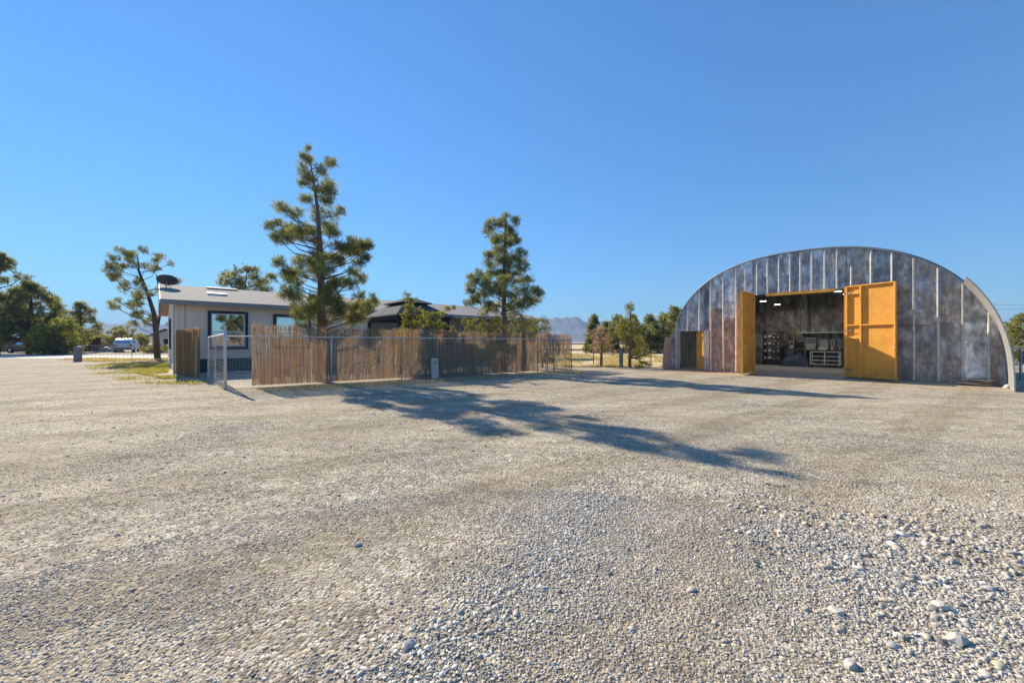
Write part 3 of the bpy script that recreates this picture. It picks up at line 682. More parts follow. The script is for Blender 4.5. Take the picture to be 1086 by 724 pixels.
mountain('', -500, 1500, 1900, 700, lambda x: 122+7*np.sin(x/130.)+6*np.sin(x/47.+1)-.02*np.abs(x-300), 5)
mountain('', -3300, -1200, 2100, 700, lambda x: 84+24*np.exp(-((x+2350)/260)**2)+24*np.exp(-((x+1950)/120)**2), 15)

# ------------------------------------------------------------------ arched metal building
HW = 10.68
rz_h = -math.radians(47.2)
hut = thing('arched_metal_building', 'large arched metal building with patchwork steel front and open plywood doors', 'building', (7.658, 19.61, 0), rz_h)
AC, AA, AB, AN = 5.355, 5.22, 4.92, 2.4
def arch(t, off=0.):
    c, s = math.cos(t), math.sin(t); p = 2/AN
    return (AC+(AA+off)*math.copysign(abs(c)**p, c), (AB+off)*abs(s)**p)
def archz(s_, off=0.):
    u = min(1, abs((s_-AC)/(AA+off))); return (AB+off)*(1-u**AN)**(1/AN)
DEPTH = 8.4
# shell with transverse ribs
TS = [0.0005]+[math.pi*(k/72)**1 for k in range(1, 72)]+[math.pi-.0005]
def shell(y0, y1, t0, t1, rib=True, thick=.03, off=0.0):
    ts = [t0]+[t for t in TS if t0 < t < t1]+[t1]
    mb_ = MB()
    if rib:
        yl = []; y = y0; q = 0
        while y < y1:
            for dy, h_ in ((0, 0), (.10, 0), (.16, .06), (.36, .06), (.42, 0)):
                if y+dy < y1: yl.append((y+dy, h_))
            y += .46
        yl.append((y1, 0))
    else: yl = [(y0, 0), (y1, 0)]
    n_ = len(ts); vs = []; fs = []
    for (yy, h_) in yl:
        for t in ts:
            s_, z_ = arch(t, off+h_); vs.append((s_, yy, z_))
        for t in ts:
            s_, z_ = arch(t, off+h_-thick); vs.append((s_, yy, z_))
    m_ = 2*n_
    for r_ in range(len(yl)-1):
        for k in range(n_-1):
            a0_, b0_ = r_*m_+k, (r_+1)*m_+k
            fs.append((a0_, a0_+1, b0_+1, b0_)); fs.append((a0_+n_, b0_+n_, b0_+n_+1, a0_+n_+1))
        for k in (0, n_-1):
            a0_, b0_ = r_*m_+k, (r_+1)*m_+k; fs.append((a0_, b0_, b0_+n_, a0_+n_))
    for r_ in (0, len(yl)-1):
        for k in range(n_-1):
            a0_ = r_*m_+k; fs.append((a0_, a0_+n_, a0_+n_+1, a0_+1))
    mb_.add(vs, fs); return mb_
shell(-.05, DEPTH+.05, TS[0], TS[-1], True).build('roof', M['shell'], hut)
tl = lambda z: math.asin((z/AB)**(AN/2))
shell(-1.85, -.052, TS[0], tl(3.18), False, .03, -.0).build('roof_flange', M['rim'], hut)
shell(-.70, -.052, math.pi-tl(1.55), TS[-1], False, .03, -.0).build('roof_flange', M['rim'], hut)

# front wall panels
BAT = [.50, 1.03, 1.58, 2.08, 2.62, 3.15, 3.51, 3.95, 4.34, 4.74, 5.12, 5.46, 5.82, 6.22, 6.58, 6.99, 7.53, 8.07, 8.59, 9.15, 9.68, 10.21]
rw = random.Random(4)
edges = [.16]+BAT+[10.55]
OP = (3.79, 6.86, 3.30); SD = (.68, 1.78, 1.84)
fw = MB()
def panel(s0, s1, z0, z1, y, mi):
    """one sheet; z1 None = up to the arch"""
    s0 += .004; s1 -= .004
    n_ = 6
    if z1 is None:
        top = [(s1+(s0-s1)*k/n_, archz(s1+(s0-s1)*k/n_)-.035) for k in range(n_+1)]
    else: top = [(s1, min(z1, archz(s1)-.035)), (s0, min(z1, archz(s0)-.035))]
    top = [(a_, max(b_, z0+.01)) for a_, b_ in top]
    fw.prism([(s0, z0), (s1, z0)]+top, lambda u, v, d_: (u, d_, v), y, y+.025, mi)
def column(s0, s1, z0):
    c = (s0+s1)/2; y = rw.uniform(-.006, .006)
    if c < 2: mi = 0
    elif c < 3.8: mi = 1
    elif c > 8: mi = rw.choice([0, 2, 2])
    else: mi = rw.choice([0, 0, 2])
    split = None
    if c > 8.0 and c < 10.3: split = 1.9 + rw.uniform(-.05, .1)
    elif 2 < c < 3.8: split = 2.55+rw.uniform(-.5, .5)
    elif z0 > 3 and rw.random() < .4: split = z0+.75
    if split and archz(c) > split+.3:
        panel(s0, s1, z0, split, y, mi if c > 3.8 or z0 > 0 else 1); panel(s0, s1, split-.03, None, y-.027, 0 if mi == 1 and rw.random() < .5 else rw.choice([0, 2, mi]))
    else: panel(s0, s1, z0, None, y, mi)
def zbase(s_):
    if OP[0] <= s_ <= OP[1]: return OP[2]
    if SD[0] <= s_ <= SD[1]: return SD[2]
    return .03
cut = sorted(set([x for x in edges]+[OP[0], OP[1], SD[0], SD[1]]))
cl = [cut[0]]
for x in cut[1:]:
    if x-cl[-1] > .05 or x in (OP[0], OP[1], SD[0], SD[1]): cl.append(x)
for q in range(len(cl)-1):
    if cl[q+1]-cl[q] > .02: column(cl[q], cl[q+1], zbase((cl[q]+cl[q+1])/2))
fw.build('front_wall', [M['sheet_blue'], M['sheet_rust'], M['sheet_mix']], hut)
for s_ in BAT:
    z0 = zbase(s_)
    if abs(s_-OP[0]) < .1: z0 = .03
    z1 = archz(s_)-.06
    if s_ > 8.3: z0 = max(z0, .05)
    if 6.9 < s_ < 7.2: z1 = min(z1, 4.1)
    mb = MB(); mb.prism([(s_-.040, -.009), (s_+.040, -.009), (s_+.012, -.042), (s_-.012, -.042)], lambda u, v, d_: (u, v, d_), z0, z1)
    mb.build('batten', M['galv'], hut)
# door jambs and header
mb = MB(); mb.bx(OP[0]-.02, OP[0]+.07, -.075, .10, .03, OP[2]); mb.build('door_post', M['lumber'], hut)
mb = MB(); mb.bx(OP[1]-.07, OP[1]+.02, -.075, .10, .03, OP[2]); mb.build('door_post', M['lumber'], hut)
mb = MB(); mb.bx(OP[0]+.5, OP[1]-.3, -.10, .08, OP[2]-.085, OP[2]+.03); mb.build('door_header', M['lumber'], hut)
mb = MB(); mb.bx(.50, .66, -.03, .05, .03, SD[2]+.02); mb.build('door_post', M['rim'], hut)
mb = MB(); mb.bx(1.80, 2.03, -.065, -.01, .03, SD[2]+.01); mb.build('door_post', M['lightgrey'], hut)
# big door leaves
def leaf(hx, hy, ang, wd, inner, label, hh=3.30):
    """leaf starts at the hinge and runs along ang in building space; inner = +1/-1 side carrying the frame"""
    mb_ = MB(); mb_.bx(0, wd, -.012, .012, .05, .05+hh)
    d_ = mb_.build('plywood_door', M['ply'], hut); d_.location = (hx, hy, 0); d_.rotation_euler = (0, 0, ang); d_['label'] = label
    fb = MB(); y0, y1 = sorted((inner*.013, inner*.095))
    y0 += .001
    for x0 in (0.0, wd*.30, wd-.045): fb.bx(x0, x0+.045, y0, y1, .05, .05+hh)
    segs = [(.045, wd*.30), (wd*.30+.045, wd-.045)]
    for zc in (.07, 1.90, hh-.0): 
        for s_ in segs: fb.bx(s_[0]+.001, s_[1]-.001, y0+.001, y1-.004, zc+.02, zc+.06)
    for zc in (1.45, 3.05): fb.bx(segs[0][0]+.001, segs[0][1]-.001, y0+.001, y1-.02, zc, zc+.09)
    fb.build('door_frame', M['lumber'], d_)
    for zc in (.35, 1.75, 3.1):
        hb = MB(); hb.bx(-.02, .20, y1+.001 if inner > 0 else y0-.008, y1+.008 if inner > 0 else y0-.001, zc-.02, zc+.02); hb.tube((-.02, 0, zc-.06), (-.02, 0, zc+.06), .016, 8); hb.build('hinge', M['grey'], d_)
    hb = MB(); yy = y1 if inner > 0 else y0; hb.path([(wd-.022, yy, 1.05), (wd-.022, yy+.05*inner, 1.08), (wd-.022, yy+.05*inner, 1.22), (wd-.022, yy, 1.25)], .012, 6); hb.build('handle', M['galv'], d_)
    return d_
leaf(OP[1]+.02, -.09, -rad(20), 1.42, -1, 'plywood door leaf folded back against the wall, half in sun')
leaf(OP[0]-.02, -.09, -rad(90), 1.42, 1, 'plywood door leaf standing straight out, shaded side')
# small side door leaf, pushed inward at its free edge
mb = MB(); mb.bx(0, .40, -.012, .012, .04, SD[2]-.02); d_ = mb.build('plywood_door', M['ply'], hut); d_.location = (1.40, .16, 0); d_.rotation_euler = (0, 0, -rad(22)); d_['label'] = 'narrow plywood leaf of the small side opening'
mb = MB(); mb.bx(0, .40, -.04, -.013, 1.60, 1.68); mb.build('door_rail', M['lumber'], d_)
# back wall, floor
bw = MB(); fw = bw
ss = [.17+k*.611 for k in range(18)]; ss[-1] = 10.54
for k in range(17): panel(ss[k], ss[k+1], .03, None, DEPTH-.06+rw.uniform(-.01, .01), 0)
bw.prism([(.18, .0)]+[(10.53, 0)]+[(10.53-k*10.35/40, max(.02, archz(10.53-k*10.35/40)-.02)) for k in range(41)], lambda u, v, d_: (u, d_, v), DEPTH-.025, DEPTH-.01, 0)
bw.build('rear_wall', M['sheet_in'], hut)
mb = MB()
for s_ in (2.1, 4.2, 6.2, 8.3): mb.bx(s_-.05, s_+.05, DEPTH-.17, DEPTH-.08, .03, archz(s_)-.15)
mb.build('wall_stud', M['grey'], hut)
mb = MB(); mb.bx(.20, 10.5, -.03, DEPTH, -.2, .025); mb.build('floor', M['concrete'], hut)
mb = MB(); mb.bx(OP[0]-.1, OP[1]+.25, -.55, -.032, -.2, .02); mb.build('threshold', M['concrete'], hut)

HM = Matrix.Translation((7.658, 19.61, 0)) @ Matrix.Rotation(rz_h, 4, 'Z')
def hp(s_, d_, z_=0.025): return tuple(HM @ Vector((s_, d_, z_)))
def hthing(name, label, cat, s_, d_, z_=.026, group=None, rz=0): return thing(name, label, cat, hp(s_, d_, z_), rz_h+rz, group)
# ceiling tubes
for s_, d_, z_, lab in ((3.14, 3.9, 3.38, 'lit tube light at upper left under the arched roof, nearer the door'), (3.25, 6.0, 3.34, 'lit tube light at upper left, deeper inside than its neighbour'),
                        (6.20, 3.0, 3.52, 'lit tube light at upper right under the arched roof, nearer the door'), (6.32, 4.5, 3.52, 'lit tube light at upper right, deeper inside than its neighbour')):
    t = hthing('tube_light', lab, 'ceiling light', s_, d_, z_, 'tube lights in the arched building')
    mb = MB(); mb.bx(-.15, .15, -.03, .03, .012, .04); mb.build('lamp_housing', M['white'], t)
    mb = MB(); mb.bx(-.13, .13, -.02, .02, -.03, .010); mb.build('tube', M['tube'], t)
    mb = MB(); z9 = archz(s_)-z_-.04
    for x_ in (-.12, .12): mb.tube((x_, 0, .06), (x_, 0, z9), .008, 5)
    mb.build('hanger', M['grey'], t)
    ld = bpy.data.lights.new('tube_lamp', 'AREA'); ld.shape = 'RECTANGLE'; ld.size = .26; ld.size_y = .04; ld.energy = 9; ld.color = (1, .95, .85)
    lo_ = bpy.data.objects.new('tube_lamp', ld); COL.objects.link(lo_); lo_.parent = t; lo_.location = (0, 0, -.06)
# wheeled rack
t = hthing('wheeled_rack', 'pale metal rack on castors standing inside the big door', 'rack', 5.22, 6.55)
for x_ in (-.58, .58):
    for y_ in (-.24, .24): mb = MB(); mb.bx(x_-.018, x_+.018, y_-.018, y_+.018, .11, .80); mb.build('upright', M['white'], t)
mb = MB(); mb.bx(-.02, .02, -.255, -.225, .12, .79); mb.build('upright', M['white'], t)
for z_ in (.16, .36, .56, .79):
    mb = MB(); mb.bx(-.56, .56, -.258, -.232, z_-.014, z_+.014); mb.bx(-.56, .56, .232, .258, z_-.014, z_+.014)
    if z_ in (.16, .79): mb.bx(-.56, .56, -.225, .225, z_-.008, z_+.008)
    mb.build('rail' if z_ not in (.16, .79) else 'shelf', M['white'], t)
for x_ in (-.56, .56):
    for y_ in (-.22, .22):
        mb = MB(); mb.path([(x_-.02, y_, .055), (x_+.02, y_, .055)], [.05, .05], 12); mb.bx(x_-.012, x_+.012, y_-.012, y_+.012, .06, .11); mb.build('castor', M['black'], t)
# wall shelf
t = hthing('wall_shelf', 'long pale shelf board along the back wall of the arched building', 'shelf', 5.15, 8.0, 1.80)
mb = MB(); mb.bx(-1.28, 1.28, -.25, .25, 0, .06); mb.build('shelf_board', M['white'], t)
for x_ in (-1.1, 0, 1.1):
    mb = MB(); mb.prism([(-.22, -.001), (.25, -.001), (.25, -.3)], lambda u, v, d0: (d0, u, v), x_-.015, x_+.015); mb.build('bracket', M['grey'], t)
# workbench under the shelf
t = hthing('workbench', 'dark workbench below the long pale shelf', 'workbench', 5.0, 7.85)
mb = MB(); mb.bx(-1.1, 1.1, -.35, .35, .82, .87); mb.build('top', M['wood_brown'], t)
for x_ in (-1.05, 1.05):
    for y_ in (-.3, .3): mb = MB(); mb.bx(x_-.04, x_+.04, y_-.04, y_+.04, 0, .82); mb.build('leg', M['grey'], t)
mb = MB(); mb.bx(-1.0, 1.0, -.3, .3, .25, .29); mb.build('lower_shelf', M['wood_brown'], t)
def bench_top(label, cat, name, s_, d_, fn, z_=.898): 
    o_ = hthing(name, label, cat, s_, d_, z_); fn(o_); return o_
def cab(o_):
    mb_ = MB(); mb_.bx(-.22, .22, -.12, .12, 0, .66); mb_.build('body', M['lightgrey'], o_)
    mb_ = MB(); mb_.bx(-.19, .19, -.135, -.122, .03, .32); mb_.build('door', M['lightgrey'], o_)
    mb_ = MB(); mb_.bx(-.19, .19, -.135, -.122, .35, .63); mb_.build('door', M['grey'], o_)
bench_top('tall pale grey cabinet at the left end of the workbench', 'cabinet', 'cabinet', 4.42, 7.72, cab)
def basin(o_):
    mb_ = MB(); mb_.prism([(-.22, .12), (.22, .12), (.17, 0), (-.17, 0)], lambda u, v, d0: (u, d0, v), -.2, .1); mb_.build('body', M['white'], o_)
    mb_ = MB(); mb_.bx(-.20, .20, .06, .10, .125, .55); mb_.build('back_panel', M['lightgrey'], o_)
    mb_ = MB(); mb_.path([(0, .05, .13), (0, .03, .34), (0, -.05, .36), (0, -.08, .30)], .012, 6); mb_.build('tap', M['galv'], o_)
bench_top('pale wash basin with a back panel on the middle of the workbench', 'basin', 'basin', 4.94, 7.75, basin)
def jars(o_):
    for q in range(3):
        mb_ = MB(); mb_.path([(-.16+q*.15, 0, 0), (-.16+q*.15, 0, .16), (-.16+q*.15, 0, .2)], [.055, .055, .03], 10); mb_.build('jar', M[['white', 'grey', 'lightgrey'][q]], o_)
    mb_ = MB(); mb_.bx(-.25, .25, .06, .085, 0, .58); mb_.build('tool_board', M['grey'], o_)
    for q in range(5):
        mb_ = MB(); x_ = -.2+q*.1; mb_.bx(x_-.012, x_+.012, .03, .055, .22, .5); mb_.box((x_, .042, .5), (.06, .02, .04)); mb_.build('tool', M[['galv', 'white', 'rust_brown', 'galv', 'lightgrey'][q]], o_)
bench_top('grey tool board with hanging tools and three jars on the workbench', 'tool board', 'tool_board', 5.48, 7.78, jars)
for q in range(7):
    t = hthing('hanging_tool', 'long-handled tool hanging on the back wall left of the pale shelf', 'tool', 2.35+q*.2, DEPTH-.13, 1.0+.06*((q*3) % 4), 'tools hanging on the back wall')
    mb = MB(); mb.tube((0, 0, .18), (0, 0, 1.1), .014, 6); mb.build('handle', M[['lumber', 'lightgrey', 'wood_brown'][q % 3]], t)
    mb = MB()
    if q % 2: mb.prism([(-.07, .2), (.07, .2), (.08, .06), (0, -.04), (-.08, .06)], lambda u, v, d0: (u, d0, v), -.012, .006)
    else:
        mb.bx(-.14, .14, -.015, .015, .15, .18)
        for k in range(6): mb.bx(-.135+k*.05, -.12+k*.05, -.012, .012, .06, .149)
    mb.build('head', M['galv' if q % 2 else 'grey'], t)
# round fan/mirror on a stand
t = hthing('standing_mirror', 'round pale mirror on a stand right of the rack', 'mirror', 6.12, 7.0)
mb = MB(); mb.path([(0, -.02, 1.62), (0, .01, 1.62)], [.20, .20], 24); mb.build('glass', M['mirror'], t)
mb = MB()
for k in range(24):
    a0, a1 = 2*math.pi*k/24, 2*math.pi*(k+1)/24
    mb.path([(.215*math.cos(a0), -.01, 1.62+.215*math.sin(a0)), (.215*math.cos(a1), -.01, 1.62+.215*math.sin(a1))], [.022, .022], 6)
mb.build('rim', M['black'], t)
mb = MB(); mb.tube((0, 0, .04), (0, 0, 1.40), .02, 8); mb.build('pole', M['black'], t)
mb = MB(); mb.path([(0, 0, 0), (0, 0, .03), (0, 0, .05)], [.2, .19, .05], 16); mb.build('base', M['black'], t)
t = hthing('bench_grinder_cart', 'dark low tool cart with a white bucket right of the rack', 'cart', 6.15, 7.45)
mb = MB(); mb.bx(-.25, .25, -.2, .2, .82, .88); mb.build('shelf', M['rust_brown'], t)
mb = MB(); mb.bx(-.25, .25, -.2, .2, .35, .39); mb.build('shelf', M['rust_brown'], t)
for x_ in (-.23, .23):
    for y_ in (-.18, .18): mb = MB(); mb.tube((x_, y_, 0), (x_, y_, .82), .02, 6); mb.build('leg', M['grey'], t)
b_ = hthing('bucket', 'white bucket on the dark tool cart', 'bucket', 6.12, 7.45, .91)
mb = MB(); mb.path([(0, 0, 0), (0, 0, .38)], [.12, .15], 16); mb.build('body', M['white'], b_)
mb = MB(); mb.path([(.15*math.cos(math.pi*k/8), 0, .38+.10*math.sin(math.pi*k/8)) for k in range(9)], .006, 5); mb.build('handle', M['galv'], b_)
# tarp heap
t = hthing('tarp_heap', 'heap under a dark blue tarp left of the rack', 'tarp', 3.95, 6.75)
nx, ny = 26, 18; vs = []
for iy in range(ny):
    for ix in range(nx):
        u, v = ix/(nx-1)*2-1, iy/(ny-1)*2-1
        h_ = max(0, (1-abs(u)**3)*(1-abs(v)**3))**.6*(.62+.2*noise.noise(Vector((u*1.7, v*1.7, 3)))+.07*noise.noise(Vector((u*6, v*6, 1))))
        vs.append((u*.66, v*.5, h_))
mb = MB(); mb.add(vs, [(a_, a_+1, a_+nx+1, a_+nx) for iy in range(ny-1) for a_ in range(iy*nx, iy*nx+nx-1)]); mb.build('cover', M['tarp'], t, True)
t = hthing('storage_bench', 'low dark bench against the back wall behind the tarp heap', 'bench', 3.7, 7.75)
mb = MB(); mb.bx(-.75, .55, -.3, .3, .82, .87); mb.build('top', M['wood_brown'], t)
for x_ in (-.7, .5):
    for y_ in (-.25, .25): mb = MB(); mb.bx(x_-.03, x_+.03, y_-.03, y_+.03, 0, .82); mb.build('leg', M['grey'], t)
t = hthing('red_cabinet', 'small rust red box on the low dark bench', 'box', 3.57, 7.7, .90)
mb = MB(); mb.bx(-.13, .13, -.12, .12, 0, .52); mb.build('body', M['rust_brown'], t)
mb = MB(); mb.bx(-.10, .10, -.132, -.121, .05, .47); mb.build('door', M['lightgrey'], t)
mb = MB(); mb.bx(-.08, .08, -.145, -.133, .25, .42); mb.build('panel', M['rust_brown'], t)
t = hthing('monitor', 'black screen on the low dark bench beside the red box', 'monitor', 3.92, 7.7, .90)
mb = MB(); mb.bx(-.19, .19, -.03, .02, .10, .42); mb.build('screen', M['black'], t)
mb = MB(); mb.bx(-.1, .1, -.07, .07, 0, .015); mb.bx(-.02, .02, -.01, .015, .015, .11); mb.build('stand', M['black'], t)
# dark parts shelving on left
t = hthing('parts_shelving', 'dark open shelving with small parts at the left inside the big door', 'shelving', 2.75, 7.2)
for x_ in (-.42, .42):
    for y_ in (-.18, .18): mb = MB(); mb.bx(x_-.02, x_+.02, y_-.02, y_+.02, 0, 1.9); mb.build('post', M['black'], t)
for z_ in (.3, .7, 1.1, 1.5, 1.85): mb = MB(); mb.bx(-.45, .45, -.2, .2, z_, z_+.025); mb.build('shelf', M['black'], t)
cols = ['galv', 'lightgrey', 'black', 'rust_brown', 'white', 'grey']; nb = 0
for zi, z_ in enumerate((.3, .7, 1.1, 1.5)):
    for xi in range(4):
        x_ = -.33+xi*.21
        b_ = hthing('parts_bin', ['grey', 'pale', 'dark', 'brown'][xi]+' parts bin on the '+['lowest', 'second', 'third', 'upper'][zi]+' level of the dark shelving', 'bin', 2.75+x_, 7.12, .026+z_+.028, 'small bins on the dark shelving')
        mb = MB(); mb.prism([(-.08, 0), (.08, 0), (.08, .16), (-.02, .16), (-.08, .08)], lambda u, v, d0: (d0, u, v), -.08, .08)
        mb.build('body', M[['grey', 'lightgrey', 'black', 'wood_brown'][xi]], b_)
        mb = MB(); mb.bx(-.05, .05, -.088, -.081, .015, .065); mb.build('tag', M[['white', 'galv', 'white', 'lightgrey'][xi]], b_)
# seen through small side opening: upright boards
for s_, d_, lab, m in ((1.10, 1.7, 'pale upright board leaning inside the small side opening', 'lightgrey'), (1.38, 2.0, 'darker upright board leaning inside the small side opening', 'grey')):
    t = hthing('leaning_board', lab, 'board', s_, d_); mb = MB(); mb.box((0, 0, .66), (.16, .035, 1.3), M=Matrix.Rotation(rad(-8), 3, 'X')); mb.build('board', M[m], t)
# things at the right foot of the front wall
t = hthing('scrap_boards', 'heap of broken tan boards at the right foot of the metal front', 'scrap heap', 9.95, -.30, 0.0)
r_ = random.Random(8)
for q in range(9):
    mb = MB(); mb.box((r_.uniform(-.2, .2), r_.uniform(-.14, .14), .03+.022*q), (r_.uniform(.45, .9), r_.uniform(.06, .16), .02), M=(Matrix.Rotation(r_.uniform(-.35, .35), 3, 'Z') @ Matrix.Rotation(r_.uniform(-.06, .06), 3, 'Y')))
    mb.build('board', M[r_.choice(['lumber', 'wood_brown', 'stonepale', 'rake'])], t)
o = rock('pale stone lying at the foot of the right roof flange', 0, 0, .13, 31, 0); o.location = hp(10.55, -.72, .04); del o['group']

# ------------------------------------------------------------------ house
rz_c = math.atan2(.668, .744); HL, HD, EV, PITCH = 22.2, 12.0, 3.08, .20
HC = (-14.5, 17.0, 0)
house = thing('house', 'long single-storey grey house with a low shingle roof', 'house', HC, rz_c)
RID = EV+HD/2*PITCH
mb = MB(); mb.prism([(0, 0), (HD, 0), (HD, EV), (HD/2, RID-.02), (0, EV)], lambda u, v, d_: (d_, u, v), 0, HL); mb.build('wall', M['siding'], house)
ov, ox, th_ = .42, .45, .16
def rzz(y_): return EV+.05+(y_ if y_ < HD/2 else HD-y_)*PITCH
prof = [(-ov, rzz(-ov)), (HD/2, rzz(HD/2)), (HD+ov, rzz(HD+ov)), (HD+ov, rzz(HD+ov)+.07), (HD/2, rzz(HD/2)+.09), (-ov, rzz(-ov)+.07)]
mb = MB(); mb.prism(prof, lambda u, v, d_: (d_, u, v), -ox, HL+.4); roof = mb.build('roof', M['shingle'], house)
mb = MB(); mb.bx(-ox, HL+.4, -ov-.03, -ov-.002, rzz(-ov)-.14, rzz(-ov)+.05); mb.build('fascia', M['fascia'], house)
for y0, y1 in ((-ov, HD/2), (HD/2, HD+ov)):
    mb = MB(); mb.prism([(y0, rzz(y0)-.14), (y1, rzz(y1)-.14), (y1, rzz(y1)+.06), (y0, rzz(y0)+.06)], lambda u, v, d_: (d_, u, v), -ox-.03, -ox-.002); mb.build('rake_board', M['trim'], house)
    mb = MB(); mb.prism([(y0, rzz(y0)-.05), (y1, rzz(y1)-.05), (y1, rzz(y1)-.003), (y0, rzz(y0)-.003)], lambda u, v, d_: (d_, u, v), -ox, -.003); mb.build('soffit', M['rake'], house)
mb = MB(); mb.bx(-.03, .12, -.03, -.003, .1, EV-.02); mb.bx(-.03, -.003, -.03, .12, .1, EV-.02); mb.build('corner_board', M['siding'], house)
mb = MB(); mb.bx(.35, .37, -.012, -.003, .1, EV-.02); mb.build('batten', M['fascia'], house)
mb = MB(); mb.bx(-.02, HL, -.02, -.003, 0, .32); mb.bx(-.025, -.003, 0, HD, 0, .32); mb.build('skirting', M['siding'], house)
mb = MB(); mb.bx(-.018, -.003, .13, HD-.1, EV-.62, EV-.52); mb.build('trim_band', M['trim'], house)
mb = MB(); mb.bx(8.4, HL-.02, -.035, -.0215, .05, EV-.05); mb.build('painted_shade_panel', pmat('shade_brown_siding', (.21, .165, .13), (.17, .13, .105), 3, .85), house)  # dark brown sheet over the siding, painting in deep shade along this stretch
def window(x0, x1, z0, z1, side='front', sash=True):
    """trim, frame and panes set proud of the wall"""
    def B(mb_, a0, a1, d0, d1, b0, b1):
        if side == 'front': mb_.bx(a0, a1, -d1, -d0, b0, b1)
        else: mb_.bx(-d1, -d0, a0, a1, b0, b1)
    T = .12; o_ = MB()
    B(o_, x0, x0+T, .004, .07, z0, z1); B(o_, x1-T, x1, .004, .07, z0, z1); B(o_, x0+T, x1-T, .004, .07, z1-T, z1); B(o_, x0+T, x1-T, .004, .075, z0, z0+T)
    wn = o_.build('window', M['trim_dark'], house)
    fr = MB(); a0, a1, c0, c1 = x0+T+.001, x1-T-.001, z0+T+.001, z1-T-.001; f_ = .05
    B(fr, a0, a0+f_, .004, .05, c0, c1); B(fr, a1-f_, a1, .004, .05, c0, c1); B(fr, a0+f_, a1-f_, .004, .05, c1-f_, c1); B(fr, a0+f_, a1-f_, .004, .05, c0, c0+f_)
    zm = c0+(c1-c0)*.44
    if sash: B(fr, a0+f_, a1-f_, .004, .048, zm-.025, zm+.025)
    fr.build('frame', M['trim'], wn)
    if sash:
        for q0, q1 in ((c0+f_, zm-.026), (zm+.026, c1-f_)):
            g_ = MB(); B(g_, a0+f_, a1-f_, .006, .02, q0, q1); g_.build('pane', M['glass'], wn)
    else:
        g_ = MB(); B(g_, a0+f_, a1-f_, .006, .02, c0+f_, c1-f_); g_.build('pane', M['glass'], wn)
    return wn
window(1.14, 2.66, 1.00, 2.74)
window(3.70, 5.40, 1.00, 2.70)
window(5.0, 5.9, .95, 2.55, 'side')
# vents on roof
for x_, y_, w_, m in ((1.7, 2.4, .8, 'trim'), (2.2, 5.4, 1.4, 'fascia')):
    mb = MB(); zc = rzz(y_)+.12; A_ = math.atan(PITCH); mb.box((x_, y_, zc), (w_, .55, .10), M=Matrix.Rotation(A_, 3, 'X')); mb.build('roof_vent', M[m], house)
mb = MB(); mb.tube((6.6, 4.6, rzz(4.6)), (6.6, 4.6, rzz(4.6)+.5), .035, 8); mb.build('vent_pipe', M['fascia'], house)

def hs_(x_, y_, z_=0): return tuple(Matrix.Translation(HC) @ Matrix.Rotation(rz_c, 4, 'Z') @ Vector((x_, y_, z_)))
# dish
p = hs_(-.20, 4.2, rzz(4.2)+.075); t = thing('satellite_dish', 'dark oval satellite dish on the left end of the grey house roof', 'satellite dish', p); t.scale = (.82, .82, .82)
mb = MB(); mb.path([(0, 0, 0), (0, 0, .30), (.0, .06, .42)], .03, 8); mb.tube((0, 0, .25), (.22, .12, .03), .015, 6); mb.build('mast', M['fascia'], t)
ax = Vector((-.35, .62, .75)).normalized(); qd = ax.to_track_quat('Z', 'Y').to_matrix()
vs = []; nr_, nk = 6, 28
for r_i in range(nr_+1):
    for k in range(nk):
        r1 = r_i/nr_; an = 2*math.pi*k/nk
        vs.append(qd @ Vector((.52*r1*math.cos(an), .42*r1*math.sin(an), .13*r1*r1))+Vector((0, .04, .43)))
fs = [(i0*nk+k, i0*nk+(k+1) % nk, (i0+1)*nk+(k+1) % nk, (i0+1)*nk+k) for i0 in range(nr_) for k in range(nk)]
mb = MB(); mb.add(vs, fs); d_ = mb.build('dish', M['dish'], t, True); md = d_.modifiers.new('thick', 'SOLIDIFY'); md.thickness = .015
c0 = Vector((0, .04, .43)); tip = c0+qd @ Vector((0, -.25, .45))
mb = MB(); mb.tube(c0+qd @ Vector((0, -.40, .12)), tip, .014, 6); mb.build('arm', M['fascia'], t)
mb = MB(); mb.box(tip, (.08, .08, .12)); mb.build('receiver', M['fascia'], t)

# teal planter/box by the wall
t = thing('storage_box', 'dark teal box along the house wall below the first window', 'box', hs_(1.75, -.45), rz_c)
mb = MB(); mb.bx(-.95, .95, -.28, .28, 0, .52); mb.build('body', M['teal'], t, bevel=.01)
mb = MB(); mb.bx(-.98, .98, -.31, .31, .523, .58); mb.build('lid', M['teal'], t, bevel=.01)

# gazebo
M['gaz'] = pmat('grey_metal_roof', (.12, .12, .125), (.09, .09, .095), 4, .9, spec=.1)
t = thing('gazebo', 'dark hardtop gazebo with a two-tier grey metal roof and finial', 'gazebo', (-4.6, 15.8, 0), rz_c)
gw, gd, ze, zt = 2.7, 3.45, 2.45, 3.0
cxg, cyg = gw/2, gd/2
def hip(x0, x1, y0, y1, z0, x2, x3, y2, y3, z1, th_):
    m_ = MB(); vs_ = [(x0, y0, z0), (x1, y0, z0), (x1, y1, z0), (x0, y1, z0), (x2, y2, z1), (x3, y2, z1), (x3, y3, z1), (x2, y3, z1)]
    vs_ += [(a_, b_, c_-th_) for a_, b_, c_ in vs_]
    fs_ = [(0, 1, 5, 4), (1, 2, 6, 5), (2, 3, 7, 6), (3, 0, 4, 7), (4, 5, 6, 7)]
    fs_ += [tuple(reversed([q+8 for q in f])) for f in fs_] + [(0, 8, 9, 1), (1, 9, 10, 2), (2, 10, 11, 3), (3, 11, 8, 0)]
    return m_.add(vs_, fs_)
rf = hip(0, gw, 0, gd, ze, .8, gw-.8, 1.0, gd-1.0, zt, .05).build('roof', M['gaz'], t)
